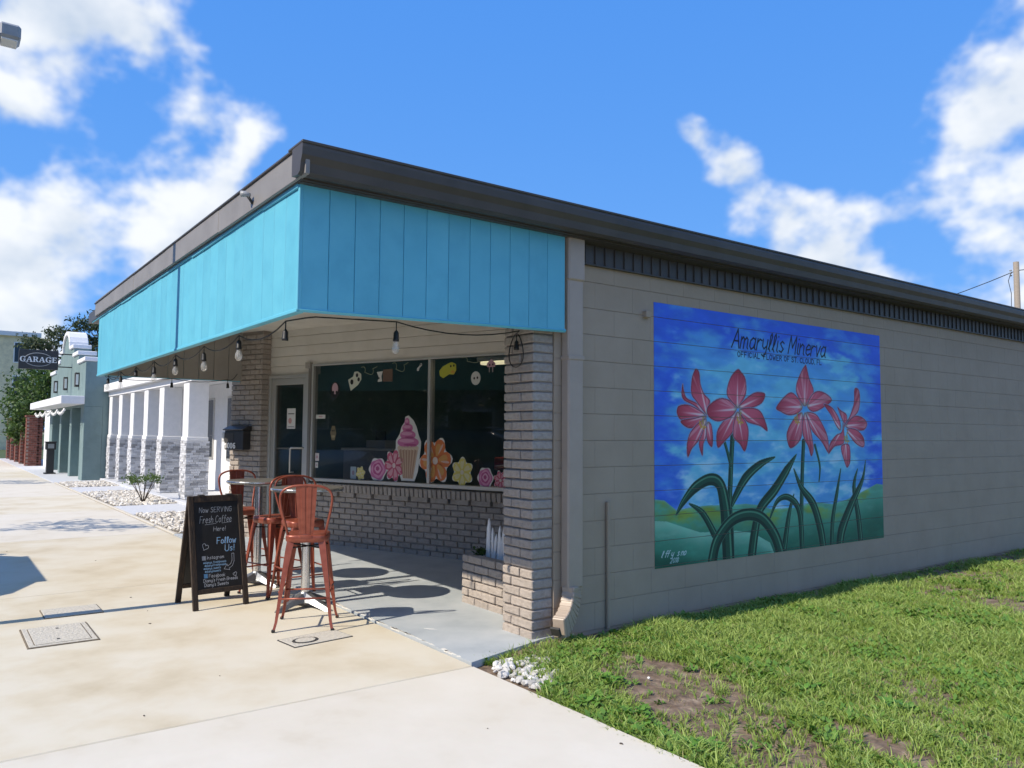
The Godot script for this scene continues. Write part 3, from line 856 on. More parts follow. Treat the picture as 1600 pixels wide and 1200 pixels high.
	box("junction_box", Vector3(-4.462, 2.445, -4.64), Vector3(0.05, 0.055, 0.06), M.paint, b, 0.006)
	storefront(b)
	return b

func storefront(b: Node3D) -> void:
	var sf := part("storefront", b, Transform3D(Basis(STORE_X, UPV, STORE_Z), STORE_AT))
	# header: lap boards over door and window
	for i in 4:
		span("header_board", Vector3(-1.36, 2.385 + i * 0.135, -0.12), Vector3(5.2, 2.385 + i * 0.135 + 0.131, 0.02 - 0.002 * i), M.cream, sf, 0.004)
	span("header_core", Vector3(-1.36, 2.386, -0.14), Vector3(5.2, 2.90, -0.02), M.cream, sf, 0.0)
	span("door_header", Vector3(-1.36, 2.262, -0.12), Vector3(-0.46, 2.382, 0.012), M.cream, sf, 0.004)
	# base wall of painted brick
	var bw := part("brick_base", b, Transform3D(Basis(STORE_X, UPV, STORE_Z), STORE_AT))
	span("base_core", Vector3(-0.44, -0.1, -0.16), Vector3(5.2, 0.80, -0.02), M.mortar, bw, 0.0)
	brick_run(bw, 5.5, 9, 0.09, 0.0, 0.0, -0.44)
	# corbels: every brick and a half one juts out
	var x := -0.44
	var k := 0
	while x < 5.0:
		var l := 0.203 if k % 2 == 0 else 0.10
		var o := 0.05 if k % 2 == 0 else 0.012
		put(piece(Vector3(l - 0.01, 0.062, 0.12 + o), rng.randi() % 2, 0.006, 0.002), "brick", M.brick[rng.randi() % 4], bw, Transform3D(Basis.IDENTITY, Vector3(x + l * 0.5, 0.675, -0.06 + o * 0.5)))
		x += l
		k += 1
	x = -0.44
	while x < 5.0:
		put(piece(Vector3(0.056, 0.098, 0.17), rng.randi() % 3, 0.005, 0.002), "brick", M.brick[rng.randi() % 4], bw, Transform3D(Basis(Vector3.RIGHT, 0.10), Vector3(x + 0.035, 0.762, 0.0 + rng.randf_range(-0.003, 0.003))))
		x += 0.0705
	# wall to the right of the window
	span("end_panel", Vector3(3.46, 0.80, -0.14), Vector3(5.2, 2.40, 0.0), M.cream, sf, 0.0)
	# window frame and panes
	var win := part("shop_window", b, Transform3D(Basis(STORE_X, UPV, STORE_Z), STORE_AT))
	span("frame_post", Vector3(-0.515, 0.0, -0.06), Vector3(-0.465, 2.40, 0.05), M.alu_dark, win, 0.004)
	span("post_cap", Vector3(-0.56, 2.33, -0.06), Vector3(-0.465, 2.41, 0.07), M.panel_grey, win, 0.004)
	span("jamb", Vector3(-0.464, 0.835, -0.05), Vector3(-0.43, 2.39, 0.04), M.alu, win, 0.003)
	span("jamb", Vector3(3.43, 0.835, -0.05), Vector3(3.462, 2.39, 0.04), M.alu, win, 0.003)
	span("mullion", Vector3(1.552, 0.87, -0.05), Vector3(1.592, 2.36, 0.04), M.alu, win, 0.003)
	span("sill", Vector3(-0.43, 0.825, -0.06), Vector3(3.43, 0.868, 0.055), M.alu, win, 0.004)
	span("head", Vector3(-0.43, 2.362, -0.05), Vector3(3.43, 2.384, 0.04), M.alu, win, 0.003)
	span("pane", Vector3(-0.432, 0.864, -0.004), Vector3(1.554, 2.364, 0.0), M.glass, win, 0.0)
	span("pane", Vector3(1.59, 0.864, -0.004), Vector3(3.432, 2.364, 0.0), M.glass, win, 0.0)
	# glazed door
	var door := part("shop_door", b, Transform3D(Basis(STORE_X, UPV, STORE_Z), STORE_AT))
	span("jamb", Vector3(-1.345, 0.0, -0.06), Vector3(-1.285, 2.262, 0.045), M.alu, door, 0.004)
	span("jamb", Vector3(-0.575, 0.0, -0.06), Vector3(-0.517, 2.262, 0.045), M.alu, door, 0.004)
	span("transom", Vector3(-1.285, 2.215, -0.06), Vector3(-0.575, 2.26, 0.045), M.alu, door, 0.004)
	span("stile", Vector3(-1.282, 0.02, -0.035), Vector3(-1.212, 2.212, 0.015), M.alu, door, 0.004)
	span("stile", Vector3(-0.648, 0.02, -0.035), Vector3(-0.578, 2.212, 0.015), M.alu, door, 0.004)
	span("rail", Vector3(-1.212, 2.125, -0.035), Vector3(-0.648, 2.21, 0.015), M.alu, door, 0.004)
	span("rail", Vector3(-1.212, 0.02, -0.035), Vector3(-0.648, 0.24, 0.015), M.alu, door, 0.004)
	span("pane", Vector3(-1.214, 0.238, -0.012), Vector3(-0.646, 2.127, -0.006), M.glass, door, 0.0)
	var h := new_st(true)
	add_tube(h, [Vector3(-0.62, 1.26, 0.015), Vector3(-0.62, 1.26, 0.07), Vector3(-0.78, 1.26, 0.085), Vector3(-0.80, 1.24, 0.085), Vector3(-0.80, 0.93, 0.085), Vector3(-0.80, 0.93, 0.02)], 0.013, 8)
	done(h, "pull_handle", M.alu, door)
	var pb := new_st(true)
	add_tube(pb, [Vector3(-1.21, 1.245, -0.03), Vector3(-1.2, 1.245, -0.07), Vector3(-0.66, 1.245, -0.07), Vector3(-0.65, 1.245, -0.03)], 0.014, 8)
	done(pb, "push_bar", M.alu, door)
	# left pier parallel to the storefront
	var lp := part("left_brick_pier", b, Transform3D(Basis(STORE_X, UPV, STORE_Z), STORE_AT))
	span("pier_core", Vector3(-1.96, -0.1, -0.15), Vector3(-1.322, 2.90, 0.152), M.mortar, lp, 0.0)
	brick_run(lp, 0.665, 40, 0.175, 0.0, 0.17, -1.972)
	# interior: floor, partition and fluorescent light
	span("interior_floor", Vector3(-11.79, -0.1, -13.0), Vector3(-4.69, 0.006, -5.9), M.interior_floor, b, 0.0)
	span("partition", Vector3(-11.79, 0.0, -13.1), Vector3(-4.69, 2.88, -13.0), M.interior_wall, b, 0.0)
	span("inner_lining", Vector3(-11.795, 0.0, -12.99), Vector3(-11.77, 2.88, -4.2), M.interior_wall, b, 0.0)
	span("interior_ceiling", Vector3(-11.76, 2.84, -12.98), Vector3(-4.72, 2.88, -6.25), M.interior_wall, b, 0.0)
	var ic := new_st()
	add_prism(ic, PackedVector2Array([Vector2(-11.0, -4.05), Vector2(-4.75, -6.3), Vector2(-11.0, -6.3)]), 2.80, 2.84, Transform3D(Basis(Vector3(1, 0, 0), Vector3(0, 0, 1), Vector3(0, 1, 0)), Vector3.ZERO))
	done(ic, "interior_ceiling", M.interior_wall, b)
	span("inner_lining", Vector3(-4.71, 0.0, -12.99), Vector3(-4.69, 2.88, -6.3), M.interior_wall, b, 0.0)

# ------------------------------------------------------------------ painted lettering and the mural print
const GLYPHS := {
	"A": "0,0 2,6 4,0;0.8,2.2 3.2,2.2", "B": "0,0 0,6 2.6,6 3.4,5 2.6,3.2 0,3.2;2.6,3.2 3.8,2 2.8,0 0,0", "C": "3.8,5 2.4,6 0.8,5.4 0,3 0.8,0.6 2.4,0 3.8,1", "D": "0,0 0,6 2,6 3.8,4.4 3.8,1.6 2,0 0,0", "E": "3.6,6 0,6 0,0 3.6,0;0,3.1 2.8,3.1", "F": "3.6,6 0,6 0,0;0,3.1 2.8,3.1",
	"G": "3.8,5 2.4,6 0.8,5.4 0,3 0.8,0.6 2.4,0 3.8,1 3.8,2.8 2.2,2.8", "H": "0,0 0,6;4,0 4,6;0,3 4,3", "I": "1,0 1,6", "L": "0,6 0,0 3.4,0", "M": "0,0 0.4,6 2.2,2 4,6 4.4,0", "N": "0,0 0,6 3.8,0 3.8,6", "O": "2,6 0.6,5.2 0,3 0.6,0.8 2,0 3.4,0.8 4,3 3.4,5.2 2,6", "R": "0,0 0,6 2.6,6 3.6,4.8 2.6,3.2 0,3.2;1.6,3.2 3.8,0",
	"S": "3.6,5.2 2.2,6 0.6,5.4 0.4,4.2 1.6,3.2 3,2.6 3.6,1.4 2.6,0.2 1.2,0 0,0.8", "T": "0,6 4,6;2,6 2,0", "U": "0,6 0,1.4 1.2,0 2.8,0 4,1.4 4,6", "V": "0,6 2,0 4,6", "W": "0,6 1,0 2.3,4 3.6,0 4.8,6",
	"a": "3,3.2 1.6,3.8 0.3,2.8 0.2,1 1.2,0 2.4,0.6 3,2;3,3.8 3,0.6 3.6,0", "b": "0,6 0,0;0,2.6 1.4,3.7 2.8,2.8 2.8,1 1.4,0 0,0.8", "c": "3,3.1 1.7,3.8 0.4,2.8 0.3,1 1.5,0 3,0.7", "d": "3,6 3,0;3,2.8 1.6,3.7 0.2,2.6 0.3,0.9 1.6,0 3,1", "e": "0.3,1.9 2.9,2.2 2.6,3.4 1.4,3.8 0.3,2.6 0.4,0.8 1.6,0 3,0.7", "f": "2.6,5.6 1.7,6 1,5 1,0;0,3.5 2.4,3.5",
	"g": "3,3.3 1.6,3.8 0.3,2.6 0.5,1 1.8,0.5 3,1.6;3,3.8 3,-1 1.8,-2 0.4,-1.4", "h": "0,6 0,0;0,2.4 1.4,3.7 2.7,3 2.8,0", "i": "0.6,3.7 0.6,0.5 1.2,0;0.6,5.2 0.7,5.3", "k": "0,6 0,0;2.6,3.6 0,1.6 2.8,0", "l": "0.2,0.6 1.2,2.6 1.7,5 1.2,6 0.6,5 0.6,1 1.4,0", "m": "0,3.7 0,0;0,2.6 1,3.7 1.8,3 1.8,0;1.8,2.6 2.9,3.7 3.7,3 3.8,0.4 4.3,0", "n": "0,3.7 0,0;0,2.4 1.4,3.7 2.5,3 2.6,0.5 3.2,0", "o": "1.6,3.8 0.3,3 0.2,1 1.4,0 2.8,0.8 2.9,2.8 1.6,3.8",
	"r": "0,3.7 0,0;0,2.4 1.2,3.6 2.4,3.3", "s": "2.6,3.2 1.4,3.8 0.4,3 1.4,2 2.6,1.2 1.6,0.1 0.2,0.5", "t": "1.2,5.4 1.2,0.6 2.2,0;0,3.7 2.4,3.7", "u": "0,3.7 0.1,1 1,0 2.2,0.6 2.8,2;2.8,3.7 2.8,0.5 3.3,0", "v": "0,3.7 1.2,0 2.6,3.7", "w": "0,3.7 0.9,0 1.9,2.8 2.9,0 3.9,3.7", "y": "0,3.7 0.2,1.4 1.2,0.6 2.6,1.6;2.8,3.7 2.6,-0.6 1.6,-2 0.4,-1.4",
	"1": "0.4,5 1.4,6 1.4,0", "0": "2,6 0.4,4.6 0.4,1.4 2,0 3.4,1.4 3.4,4.6 2,6", "2": "0.2,5 1.6,6 3.2,5 2.8,3.4 0,0 3.6,0", "8": "1.8,3.2 0.4,4.6 1.8,6 3.2,4.6 1.8,3.2 0.2,1.6 1.8,0 3.4,1.6 1.8,3.2", "@": "2.6,2 1.6,3 1,2 1.8,1.2 2.8,2.2 3.6,1.4 3.8,3.4 2,4.6 0.2,3 0.6,0.8 2.4,0", "_": "0,-0.4 3,-0.4", "!": "0.6,6 0.6,1.8;0.6,0.5 0.6,0.1", ".": "0.3,0 0.4,0.2", ",": "0.6,0.4 0.2,-0.8", "'": "0.4,6 0.2,4.8"}

func stroke(im: Image, a: Vector2, b: Vector2, w: float, col: Color, gaps := 0.0) -> void:
	var lo := Vector2i(maxi(0, int(minf(a.x, b.x) - w - 1)), maxi(0, int(minf(a.y, b.y) - w - 1)))
	var hi := Vector2i(mini(im.get_width() - 1, int(maxf(a.x, b.x) + w + 1)), mini(im.get_height() - 1, int(maxf(a.y, b.y) + w + 1)))
	for y in range(lo.y, hi.y + 1):
		for x in range(lo.x, hi.x + 1):
			var p := Vector2(x + 0.5, y + 0.5)
			var d := p.distance_to(Geometry2D.get_closest_point_to_segment(p, a, b))
			var k := clampf(w - d + 0.5, 0.0, 1.0)
			if gaps > 0.0: k *= 1.0 - gaps * rng.randf()
			if k > 0.0: im.set_pixel(x, y, im.get_pixel(x, y).lerp(col, k))

func letters(im: Image, text: String, at: Vector2, size: float, w: float, col: Color, slant := 0.0, spacing := 1.3, wide := 1.0, gaps := 0.0, fit := 0.0) -> float:
	# hand lettering; at = left end of the base line in pixels, size = cap height
	var k := size / 6.0
	if fit > 0.0:
		var total := letters(null, text, Vector2.ZERO, size, w, col, slant, spacing, 1.0)
		wide = fit / total
	var x := at.x
	for ch in text:
		if ch == " ":
			x += 2.6 * k * wide
			continue
		var widest := 0.0
		for line in GLYPHS.get(ch, "").split(";"):
			var prev := Vector2.INF
			for pair in line.split(" "):
				var xy: PackedStringArray = pair.split(",")
				var gx := float(xy[0])
				var gy := float(xy[1])
				widest = maxf(widest, gx)
				var p := Vector2(x + (gx * wide + gy * slant) * k, at.y - gy * k)
				if im != null and prev != Vector2.INF: stroke(im, prev, p, w, col, gaps)
				prev = p
		x += (widest + spacing) * k * wide
	return x - at.x

func pts_of(flat: Array, w: float, h: float) -> PackedVector2Array:
	var p := PackedVector2Array()
	for i in range(0, flat.size(), 2): p.append(Vector2(flat[i] * w, flat[i + 1] * h))
	return p

func smooth_line(p: PackedVector2Array, ws: Array, per := 7) -> Array:
	var out := []
	for i in p.size() - 1:
		var p0 := p[maxi(i - 1, 0)]
		var p3 := p[mini(i + 2, p.size() - 1)]
		for k in per:
			var t := float(k) / per
			out.append([p[i].cubic_interpolate(p[i + 1], p0, p3, t), lerpf(ws[i], ws[i + 1], t)])
	out.append([p[p.size() - 1], ws[ws.size() - 1]])
	return out

func mural_image() -> Image:
	var w := 1120
	var h := 692
	var im := Image.create(w, h, false, Image.FORMAT_RGB8)
	var n := FastNoiseLite.new()
	n.seed = 81; n.frequency = 0.006; n.fractal_octaves = 5
	var n2 := FastNoiseLite.new()
	n2.seed = 82; n2.frequency = 0.011; n2.fractal_octaves = 4
	var hill := pts_of(MURAL_HILL, w, h)
	var near := pts_of(MURAL_HILL_NEAR, w, h)
	var line_at := func(poly: PackedVector2Array, x: float) -> float:
		for i in poly.size() - 1:
			if x <= poly[i + 1].x: return lerpf(poly[i].y, poly[i + 1].y, clampf((x - poly[i].x) / maxf(poly[i + 1].x - poly[i].x, 0.01), 0, 1))
		return 99999.0
	for x in w:
		var hy: float = line_at.call(hill, x)
		var ny: float = line_at.call(near, x)
		for y in h:
			var u := float(x) / w
			var v := float(y) / h
			var q := n.get_noise_2d(x * 0.7, y * 1.6)
			var f := n2.get_noise_2d(x * 0.8, y * 2.2)
			# painted sky: deep blue edges, lighter brushed middle, clouds low down
			var edge := maxf(absf(u - 0.5) * 2.0, 1.0 - v * 1.5)
			var c := Color(0.35, 0.66, 0.90).lerp(Color(0.20, 0.40, 0.88), smoothstep(0.55, 1.0, edge + q * 0.55))
			c = c.lerp(Color(0.46, 0.80, 0.92), smoothstep(-0.15, 0.5, q + (0.5 - absf(v - 0.5)) * 0.55 - maxf(edge - 0.7, 0.0) * 2.0))
			c = c.lerp(Color(0.78, 0.88, 0.94), smoothstep(0.0, 0.7, f * 0.7 + q * 0.5 + (v - 0.52) * 0.9) * 0.7 * smoothstep(1.0, 0.8, absf(u - 0.5) * 2.0))
			c = c.lerp(c * 1.12, f * 0.5)
			if y > hy:
				var d := (y - hy) / h
				var g := Color(0.36, 0.64, 0.53).lerp(Color(0.52, 0.62, 0.26), smoothstep(0.1, 0.5, q + 0.25 - u * 0.3) * smoothstep(0.12, 0.02, d))
				g = g.lerp(Color(0.13, 0.39, 0.30), smoothstep(0.02, 0.2, d + f * 0.05))
				g = g.lerp(Color(0.48, 0.70, 0.60), smoothstep(0.012, 0.0, d) * 0.8)
				c = g.lerp(g * 1.35, clampf(f + 0.2, 0, 1) * 0.6)
			if y > ny:
				var d2 := (y - ny) / h
				var g2 := Color(0.54, 0.76, 0.65).lerp(Color(0.28, 0.56, 0.46), smoothstep(0.0, 0.08, d2 + f * 0.03))
				g2 = g2.lerp(Color(0.10, 0.34, 0.26), smoothstep(0.07, 0.16, d2))
				c = g2.lerp(g2 * 1.3, clampf(f + 0.15, 0, 1) * 0.6)
			im.set_pixel(x, y, c)
	# leaves and stems
	for lf in MURAL_LEAVES:
		var line := smooth_line(pts_of(lf[0], w, h), lf[1])
		for pass_no in 4:
			var col: Color = [Color(0.36, 0.56, 0.48), Color(0.06, 0.20, 0.16), Color(0.11, 0.31, 0.24), Color(0.32, 0.55, 0.43)][pass_no]
			for i in line.size() - 1:
				var a: Vector2 = line[i][0]
				var b: Vector2 = line[i + 1][0]
				var r: float = line[i][1] * h * 0.5
				var sd := (b - a).orthogonal().normalized()
				match pass_no:
					0: stroke(im, a, b, r + 1.2, col)
					1: stroke(im, a, b, r, col)
					2: stroke(im, a + sd * r * 0.15, b + sd * r * 0.15, r * 0.55, col)
					3: if r > 3.0: stroke(im, a + sd * r * 0.45, b + sd * r * 0.45, r * 0.14, col)
	# petals
	for pt in MURAL_PETALS:
		var base := Vector2(pt[0] * w, pt[1] * h)
		var tip := Vector2(pt[2] * w, pt[3] * h)
		var raw := pts_of(pt[4], w, h)
		var poly := PackedVector2Array()
		for i in raw.size():
			for k in 4:
				poly.append(raw[i].cubic_interpolate(raw[(i + 1) % raw.size()], raw[(i - 1 + raw.size()) % raw.size()], raw[(i + 2) % raw.size()], k / 4.0))
		for i in poly.size(): stroke(im, poly[i], poly[(i + 1) % poly.size()], 2.4, Color(0.62, 0.58, 0.68), 0.5)
		var lo := poly[0]
		var hi := poly[0]
		for p in poly:
			lo = lo.min(p)
			hi = hi.max(p)
		var axis := (tip - base).normalized()
		var length := base.distance_to(tip)
		for y in range(maxi(0, int(lo.y)), mini(h, int(hi.y) + 2)):
			for x in range(maxi(0, int(lo.x)), mini(w, int(hi.x) + 2)):
				var p := Vector2(x + 0.5, y + 0.5)
				if not Geometry2D.is_point_in_polygon(p, poly): continue
				var t := (p - base).dot(axis) / length
				var lat := (p - base).cross(axis)
				var d := 1e9
				for i in poly.size(): d = minf(d, p.distance_to(Geometry2D.get_closest_point_to_segment(p, poly[i], poly[(i + 1) % poly.size()])))
				var ang := lat / maxf(6.0, absf(t) * length)
				var streak := n2.get_noise_2d(ang * 260.0, t * 26.0 + pt[0] * 900.0)
				var c := Color(0.86, 0.37, 0.45).lerp(Color(0.68, 0.20, 0.27), smoothstep(0.3, 1.0, t + streak * 0.3))
				c = c.lerp(Color(0.95, 0.70, 0.72), smoothstep(-0.05, 0.4, streak) * 0.6)
				c = c.lerp(Color(0.98, 0.90, 0.88), smoothstep(6.5, 0.5, absf(lat) + t * 3.0) * smoothstep(1.0, 0.3, t) * 0.9)
				c = c.lerp(Color(0.44, 0.13, 0.18), smoothstep(4.0, 0.5, d) * 0.8)
				c = c.lerp(Color(0.50, 0.55, 0.42), smoothstep(0.14, 0.0, t) * 0.6)
				im.set_pixel(x, y, c)
	# stamens
	for s in [[0.171, 0.45], [0.316, 0.429], [0.563, 0.422], [0.808, 0.506]]:
		var c0 := Vector2(s[0] * w, s[1] * h)
		for k in 5:
			var a := 1.2 + k * 0.35
			var p1 := c0 + Vector2(cos(a) * -6, -14)
			var p2 := c0 + Vector2(cos(a) * 15, sin(a) * 20 - 6)
			stroke(im, p1, p2, 1.0, Color(0.72, 0.60, 0.34))
			stroke(im, p2, p2 + Vector2(5, 3).rotated(k), 2.4, Color(0.86, 0.66, 0.25))
	letters(im, "Amaryllis Minerva", Vector2(0.283 * w, 0.139 * h), 0.078 * h, 2.3, Color(0.03, 0.05, 0.13), 0.28, 0.7, 1.0, 0.0, 0.425 * w)
	letters(im, "OFFICIAL  FLOWER OF ST. CLOUD, FL", Vector2(0.307 * w, 0.1755 * h), 0.021 * h, 1.25, Color(0.04, 0.07, 0.20), 0.0, 1.7, 1.0, 0.0, 0.38 * w)
	# the painter's scribbled mark
	letters(im, "l ff y  s no", Vector2(0.02 * w, 0.962 * h), 0.024 * h, 1.2, Color(0.78, 0.84, 0.84), 0.5, 0.4)
	letters(im, "2018", Vector2(0.05 * w, 0.986 * h), 0.018 * h, 1.0, Color(0.70, 0.78, 0.78), 0.4, 1.0)
	return im

func mural() -> void:
	var o := thing("wall_mural", "painted mural of four pink amaryllis flowers under blue sky on the side wall", "mural", Vector3(WALL_X, 0, 0))
	var m := StandardMaterial3D.new()
	m.albedo_texture = ImageTexture.create_from_image(mural_image())
	m.roughness = 0.6
	m.texture_repeat = false
	var bh := 0.2032
	var y: float = MURAL[2]
	while y < MURAL[3] - 0.001:
		var top: float = minf(MURAL[3], (floorf(y / bh + 0.001) + 1.0) * bh)
		var y0: float = y + (0.0022 if y > MURAL[2] else 0.0)
		var y1: float = top - (0.0022 if top < MURAL[3] else 0.0)
		var st := new_st()
		var c := Vector3(-0.02, (y0 + y1) * 0.5, (MURAL[0] + MURAL[1]) * 0.5)
		var v0: float = (MURAL[3] - y0) / (MURAL[3] - MURAL[2])
		var v1: float = (MURAL[3] - y1) / (MURAL[3] - MURAL[2])
		var f := 0.0035
		quad_uv(st, [Vector3(f, y0, MURAL[0]), Vector3(f, y0, MURAL[1]), Vector3(f, y1, MURAL[1]), Vector3(f, y1, MURAL[0])], [Vector2(0, v0), Vector2(1, v0), Vector2(1, v1), Vector2(0, v1)], c)
		for e in [[y0, v0], [y1, v1]]:
			quad_uv(st, [Vector3(f, e[0], MURAL[0]), Vector3(f, e[0], MURAL[1]), Vector3(-0.003, e[0], MURAL[1]), Vector3(-0.003, e[0], MURAL[0])], [Vector2(0, e[1]), Vector2(1, e[1]), Vector2(1, e[1]), Vector2(0, e[1])], c)
		for e in [[MURAL[0], 0.0], [MURAL[1], 1.0]]:
			quad_uv(st, [Vector3(f, y0, e[0]), Vector3(f, y1, e[0]), Vector3(-0.003, y1, e[0]), Vector3(-0.003, y0, e[0])], [Vector2(e[1], v0), Vector2(e[1], v1), Vector2(e[1], v1), Vector2(e[1], v0)], c)
		st.generate_normals()
		st.generate_tangents()
		put(st.commit(), "painted_course", m, o)
		y = top

func chalk_image() -> Image:
	var w := 520
	var h := 900
	var im := Image.create(w, h, false, Image.FORMAT_RGB8)
	var n := FastNoiseLite.new()
	n.seed = 91; n.frequency = 0.012; n.fractal_octaves = 5
	for y in h:
		for x in w:
			var k := 0.085 + 0.03 * n.get_noise_2d(x, y * 0.5)
			im.set_pixel(x, y, Color(k, k, k * 1.04))
	var white := Color(0.80, 0.81, 0.82)
	var blue := Color(0.45, 0.72, 0.92)
	letters(im, "Now SERVING", Vector2(60, 110), 52, 2.6, white, 0.12, 1.4, 1.0, 0.6, 390)
	letters(im, "Fresh Coffee", Vector2(60, 222), 72, 2.6, white, 0.16, 1.2, 1.0, 0.6, 380)
	stroke(im, Vector2(120, 240), Vector2(250, 232), 2.2, white, 0.6)
	stroke(im, Vector2(320, 232), Vector2(430, 224), 2.2, white, 0.6)
	letters(im, "Here!", Vector2(215, 312), 46, 2.6, white, 0.14, 1.3, 1.0, 0.6)
	for k in 2:
		letters(im, "Follow", Vector2(245 + k * 5, 448), 66, 3.0, [white, blue][k], 0.1, 1.2, 1.0, 0.45, 235)
		letters(im, "Us!", Vector2(335 + k * 5, 530), 66, 3.0, [white, blue][k], 0.1, 1.2, 1.0, 0.45)
	var heart := func(c: Vector2, s: float, turn: float):
		var prev := Vector2.INF
		for i in 25:
			var a := TAU * i / 24
			var p := c + Vector2(pow(sin(a), 3) * 16, -(13 * cos(a) - 5 * cos(2 * a) - 2 * cos(3 * a) - cos(4 * a))).rotated(turn) * s
			if prev != Vector2.INF: stroke(im, prev, p, 2.2, white, 0.4)
			prev = p
	heart.call(Vector2(110, 470), 2.3, 0.5)
	heart.call(Vector2(440, 778), 1.4, -0.4)
	var arrow := [Vector2(415, 560), Vector2(440, 560), Vector2(438, 640), Vector2(415, 690), Vector2(375, 712), Vector2(380, 728), Vector2(315, 715), Vector2(352, 668), Vector2(360, 688), Vector2(395, 668), Vector2(414, 630), Vector2(415, 560)]
	for i in arrow.size() - 1: stroke(im, arrow[i], arrow[i + 1], 2.2, white, 0.3)
	for q in [[66, 565, white], [78, 748, blue]]:
		for k in 22: stroke(im, Vector2(q[0], q[1] + k * 2), Vector2(q[0] + 42, q[1] + k * 2), 1.0, q[2], 0.7)
	letters(im, "Instagram", Vector2(118, 600), 34, 2.2, white, 0.1, 1.2, 1.0, 0.5)
	var ys := [644, 674, 704, 734]
	var tx := ["@dianys_freshbreads", "@dianysfreshbreads", "@dianys_sweets", "@dianyssweets"]
	for i in 4: letters(im, tx[i], Vector2(78 + (i % 2) * 14, ys[i]), 22, 1.9, blue.lerp(white, 0.4), 0.1, 1.0, 1.0, 0.5)
	letters(im, "Facebook", Vector2(134, 788), 34, 2.2, white, 0.1, 1.2, 1.0, 0.5)
	letters(im, "Diany's Fresh Breads", Vector2(70, 832), 32, 2.2, white, 0.1, 1.1, 1.0, 0.45)
	letters(im, "Diany's Sweets", Vector2(78, 876), 32, 2.2, white, 0.1, 1.1, 1.0, 0.45)
	return im

func sandwich_board() -> void:
	# two hinged leaves, feet at the spots read from the photograph
	var mid := Vector3(-7.04, 0, -2.0)
	var along := Vector3(-0.085, 0, -0.996).normalized()
	var outv := Vector3(0.996, 0, -0.085).normalized()
	var o := thing("sandwich_board", "dark wooden A-frame chalkboard with white and blue chalk writing on sidewalk", "sign", mid)
	var m := StandardMaterial3D.new()
	m.albedo_texture = ImageTexture.create_from_image(chalk_image())
	m.roughness = 0.8
	for side in [1, -1]:
		var lean := 0.215
		var upv: Vector3 = (UPV * 0.92 - outv * side * lean).normalized()
		var nrm := along.cross(upv) * -1.0
		var bs := Basis(-along * 1.0, upv, (-along).cross(upv))
		var foot: Vector3 = outv * side * 0.215
		var leaf := part("leaf", o, Transform3D(bs, foot))
		var ln := 0.945
		for s in [-1, 1]:
			box("leg", Vector3(s * 0.212, ln * 0.5, 0), Vector3(0.046, ln, 0.024), M.darkwood, leaf, 0.004)
		box("top_rail", Vector3(0, ln - 0.027, 0.001), Vector3(0.376, 0.054, 0.024), M.darkwood, leaf, 0.004)
		box("bottom_rail", Vector3(0, 0.145, 0.001), Vector3(0.376, 0.04, 0.024), M.darkwood, leaf, 0.004)
		box("backing", Vector3(0, 0.53, 0), Vector3(0.378, 0.74, 0.008), M.black, leaf, 0.0)
		if side == 1:
			var st := new_st()
			var zf := 0.0045 if bs.z.dot(outv) > 0.0 else -0.0045
			var fl := 1.0 if bs.x.dot(-along) > 0.0 else -1.0
			quad_uv(st, [Vector3(-0.189, 0.165, zf), Vector3(0.189, 0.165, zf), Vector3(0.189, 0.89, zf), Vector3(-0.189, 0.89, zf)], [Vector2(0, 1), Vector2(1, 1), Vector2(1, 0), Vector2(0, 0)] if zf * fl > 0.0 else [Vector2(1, 1), Vector2(0, 1), Vector2(0, 0), Vector2(1, 0)], Vector3(0, 0.5, 0))
			done(st, "chalk_panel", m, leaf)
	for s in [-1, 1]:
		box("hinge", along * 0.12 * s + UPV * 0.925, Vector3(0.05, 0.012, 0.04), M.iron_dark, o, 0.002, Basis(UPV, atan2(-along.z, along.x)))

# ------------------------------------------------------------------ stools, tables
func leg_mesh(splay: Vector2, top: float) -> ArrayMesh:
	# pressed sheet leg: an angle section, broad at the seat and narrow at the foot
	var st := new_st()
	var levels := [[top, 0.135, 0.055], [top - 0.10, 0.150, 0.050], [0.30, 0.182, 0.030], [0.07, 0.206, 0.020], [0.0, 0.222, 0.019]]
	var rings := []
	for l in levels:
		var c := Vector3(splay.x * l[1], l[0], splay.y * l[1])
		var w: float = l[2]
		rings.append([c, c - Vector3(splay.x * w, 0, 0), c - Vector3(splay.x * w, 0, splay.y * 0.006), c - Vector3(splay.x * 0.007, 0, splay.y * 0.007), c - Vector3(splay.x * 0.006, 0, splay.y * w), c - Vector3(0, 0, splay.y * w)])
	for i in rings.size() - 1:
		for k in 6:
			var k2 := (k + 1) % 6
			var q := [rings[i][k], rings[i][k2], rings[i + 1][k2], rings[i + 1][k]]
			var inner: Vector3 = (rings[i][0] + rings[i][1] + rings[i][5] + rings[i + 1][0]) * 0.25
			face(st, q, inner - Vector3(splay.x, 0, splay.y) * 0.004)
	face(st, [rings[4][0], rings[4][1], rings[4][2], rings[4][3]], rings[3][0])
	face(st, [rings[4][0], rings[4][3], rings[4][4], rings[4][5]], rings[3][0])
	st.generate_normals()
	return st.commit()

